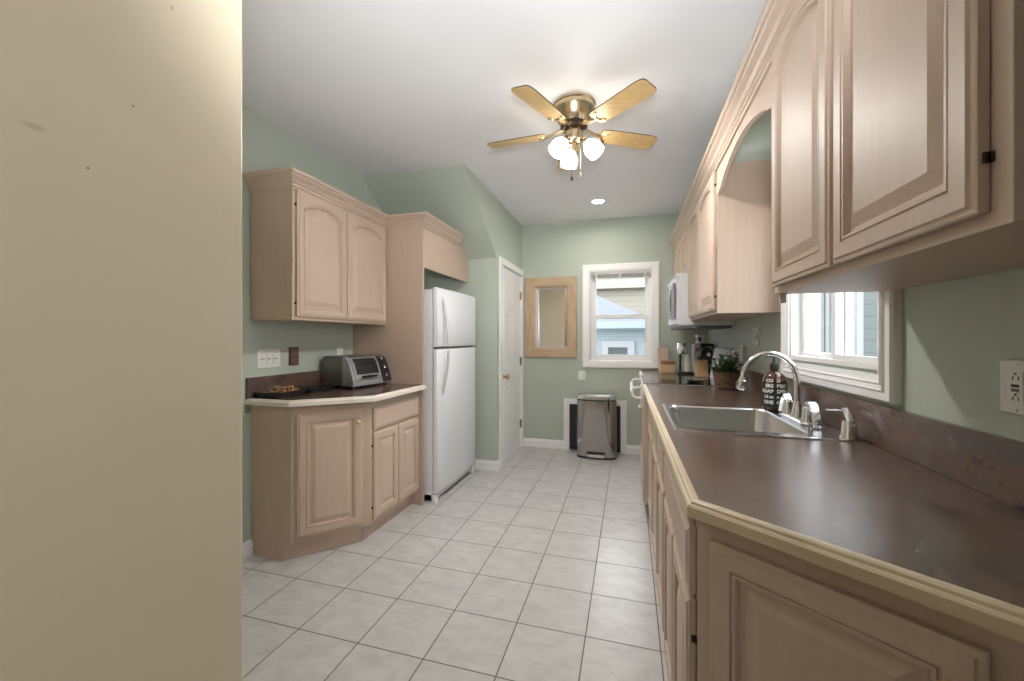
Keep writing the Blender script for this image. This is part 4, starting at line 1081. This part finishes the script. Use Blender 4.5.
for ins, h in ((0, .004), (.0, .010), (.022, .015)):
    L.append([fb(I[0][0]+ins-.003*(ins == 0), I[0][1]+ins, h), fb(I[1][0]-ins, I[1][1]+ins, h), fb(I[2][0]-ins, I[2][1]-ins, h), fb(I[3][0]+ins, I[3][1]-ins, h)])
mb.loops(L); obj('mirror_glass', mb, M_MIRROR, mr, world=True)

# ------------------------------------------------------------------ wall heater grille and trash can
hg = thing('wall_grille', 'black wall grille in a white frame behind the trash can', 'grille', (-.38, YB, 0))
mb = MB(); mb.box(-.735, -.668, YB-.022, YB-.001, 0, .594, .003); mb.box(-.097, -.03, YB-.022, YB-.001, 0, .594, .003); mb.box(-.668, -.097, YB-.022, YB-.001, .53, .594, .003); obj('frame', mb, M_TRIM, hg, world=True)
mb = MB(); mb.box(-.667, -.098, YB-.012, YB-.001, .012, .529); obj('backing', mb, M_BLACK, hg, world=True)
M_GR = plain('dark_grey_louvre', (.035, .035, .045), rough=.4)
mb = MB()
for i in range(24): mb.box(-.655, -.11, YB-.03, YB-.012, .03+i*.0205, .042+i*.0205)
obj('louvres', mb, M_GR, hg, world=True)
mb = MB()
for xx in (-.667, -.60, -.17, -.11): mb.box(xx, xx+.012, YB-.034, YB-.012, .012, .529)
obj('bars', mb, M_GR, hg, world=True)

tc = thing('trash_can', 'tall brushed steel step trash can against the back wall', 'trash can', (-.345, 4.58, 0))
def dshape(w, dep, z, ins=0.0, cx=-.345, yb=4.700):
    # straight back, bulging front
    pts = []
    hw = w/2-ins; r = .03
    pts.append(Vector((cx+hw, yb-ins, z))); pts.append(Vector((cx-hw, yb-ins, z)))
    n = 28
    yf = yb-dep+.10
    for k in range(n+1):
        a = PI+PI*k/n
        ca, sa = math.cos(a), math.sin(a)
        x = cx+hw*math.copysign(abs(ca)**.55, ca)
        y = yf-(.10-ins)*abs(sa)**.8
        pts.append(Vector((x, y, z)))
    return pts
mb = MB(); mb.loops([dshape(.425, .275, 0), dshape(.425, .275, .022)], smooth=False); obj('base', mb, M_BLACK, tc, world=True)
mb = MB(); mb.loops([dshape(.42, .272, .022), dshape(.42, .272, .620)], smooth=True); obj('body', mb, M_STEELD, tc, world=True)
mb = MB(); mb.loops([dshape(.416, .268, .620, .004), dshape(.416, .268, .633, .004)], smooth=False); obj('collar', mb, M_BLACK, tc, world=True)
mb = MB(); mb.loops([dshape(.424, .276, .633), dshape(.424, .276, .665), dshape(.424, .276, .677, .008), dshape(.424, .276, .685, .03), dshape(.424, .276, .688, .07)], smooth=False); obj('lid', mb, M_STEEL, tc, world=True)
mb = MB(); mb.box(-.345-.085, -.345+.085, 4.395, 4.44, .022, .055, .008); pd = obj('pedal', mb, M_STEEL, tc, world=True)
mb = MB(); mb.box(-.345-.095, -.345+.095, 4.42, 4.4245, .055, .078); obj('pedal_slot', mb, M_BLACK, tc, world=True)

# ------------------------------------------------------------------ ceiling fan
CF = Vector((-.31, 2.375, 0))
fan = thing('ceiling_fan', 'brass ceiling fan with five honey wood blades and lit glass shades', 'ceiling fan', (CF.x, CF.y, H))
# local z measured down from the ceiling (negative)
mb = MB(); mb.lathe([(0, -.0005), (.118, -.0005), (.124, -.006), (.124, -.014), (.118, -.02), (.118, -.03), (.122, -.034), (.122, -.046), (.112, -.058), (.108, -.075), (.092, -.10), (.075, -.118), (0, -.12)], 40)
obj('motor_housing', mb, M_ABRASS, fan)
mb = MB(); mb.lathe([(.074, -.116), (.078, -.122), (.078, -.138), (.070, -.146), (.0, -.147)], 32); obj('hub', mb, M_HINGE, fan)
mb = MB(); mb.lathe([(.045, -.14), (.052, -.15), (.052, -.205), (.047, -.22), (.03, -.235), (.012, -.24), (.010, -.255), (.014, -.262), (0, -.268)], 28); sh = obj('switch_housing', mb, M_ABRASS, fan)
BZ = -.158
for i, deg in enumerate((-40, 32, 104, 176, 248)):
    a = math.radians(deg)
    Mr = Matrix.Rotation(a, 4, 'Z') @ Matrix.Translation((0, 0, BZ)) @ Matrix.Rotation(math.radians(-11), 4, 'X')
    out = []
    for (r, hw) in ((.165, .040), (.175, .048), (.20, .052), (.30, .056), (.47, .060), (.51, .057), (.526, .048), (.532, .034)):
        out.append((r, hw))
    poly = [(r, -hw) for r, hw in out]+[(r, hw) for r, hw in reversed(out)]
    mb = MB(); mb.prism(poly, lambda u, v, t: Mr @ Vector((u, v, t)), -.003, .003); bl_ = obj('blade', mb, M_BLADE, fan)
    mb = MB(); mb.loops([[Mr @ Vector((r+(.0015 if r > .3 else -.0015), (hw+.0015)*s_, t)) for (r, hw), s_ in [(p_, -1) for p_ in out]+[(p_, 1) for p_ in reversed(out)]] for t in (-.0022, .0034)], cap=False); obj('blade_edge', mb, M_DARKEDGE, bl_)
    mb = MB()
    p0 = Matrix.Rotation(a, 4, 'Z') @ Vector((.06, 0, -.135)); p1 = Matrix.Rotation(a, 4, 'Z') @ Vector((.12, 0, -.155)); p2 = Mr @ Vector((.175, 0, -.008))
    mb.tube([p0, p1, p2], [.012, .010, .009], 8)
    crescent = []
    for k in range(13):
        t = -1.15+2.3*k/12; crescent.append(Mr @ Vector((.232-.052*math.cos(t), .046*math.sin(t), -.0065)))
    mb.tube(crescent, .0065, 6)
    for yy in (-.03, .03): mb.lathe([(0, -.006), (.006, -.006), (.005, -.010), (0, -.011)], 8, Mr @ Matrix.Translation((.205, yy, 0)))
    obj('blade_bracket', mb, M_ABRASS, bl_)
M_SHADE = plain('lit_frosted_glass', (.9, .88, .82), rough=.4, emit=(1.0, .93, .82), estr=SHADE_EMIT)
M_BULB = plain('lit_bulb', (.9, .9, .9), emit=(1.0, .975, .945), estr=BULB_EMIT)
for i, deg in enumerate((-8, 112, 232)):
    a = math.radians(deg)
    Ma = Matrix.Rotation(a, 4, 'Z') @ Matrix.Translation((.066, 0, -.225)) @ Matrix.Rotation(math.radians(180-40), 4, 'Y') @ Matrix.Scale(.80, 4)
    mb = MB(); mb.tube([Matrix.Rotation(a, 4, 'Z') @ Vector((.035, 0, -.20)), Matrix.Rotation(a, 4, 'Z') @ Vector((.054, 0, -.205)), Ma @ Vector((0, 0, .012))], .009, 8)
    mb.lathe([(0, -.006), (.02, -.004), (.024, .004), (.026, .02), (.022, .022)], 18, Ma); ar = obj('lamp_arm', mb, M_ABRASS, fan)
    mb = MB(); mb.lathe([(.022, .012), (.026, .018), (.045, .04), (.060, .07), (.064, .095), (.060, .12), (.062, .132), (.0595, .132), (.0575, .12), (.0615, .095), (.0575, .07), (.043, .042), (.024, .02)], 28, Ma); lsh = obj('lamp_shade', mb, M_SHADE, fan)
    mb = MB(); mb.lathe([(0, .022), (.014, .026), (.016, .045), (.026, .065), (.03, .082), (.026, .098), (.014, .108), (0, .11)], 20, Ma); obj('bulb', mb, M_BULB, lsh)
for (dx, dy, ln, mt) in ((.035, .02, .19, M_STEELD), (-.008, -.03, .225, M_BLACK)):
    mb = MB(); mb.tube([(dx, dy, -.215), (dx, dy, -.24-ln+.04)], .0018, 6); pc = obj('pull_chain', mb, M_ABRASS, fan)
    z1 = -.24-ln+.04
    mb = MB(); mb.lathe([(0, z1), (.004, z1-.002), (.008, z1-.02), (.006, z1-.028), (0, z1-.03)], 12, Matrix.Translation((dx, dy, 0))); obj('fob', mb, M_KNOB if mt is M_STEELD else M_BLACK, pc)

cl = thing('ceiling_light', 'small round recessed light glowing in the far ceiling', 'ceiling light', (-.30, 4.11, H))
mb = MB(); mb.lathe([(.055, -.0005), (.078, -.0005), (.078, -.004), (.06, -.010), (.055, -.008), (.055, -.0005)], 32, cap=False); obj('trim_ring', mb, M_WHITEP, cl)
mb = MB(); mb.lathe([(0, -.003), (.056, -.003), (.056, -.0005), (0, -.0005)], 28); obj('lens', mb, plain('lit_lens', (.9, .9, .9), emit=(1, .93, .82), estr=CAN_EMIT), cl)
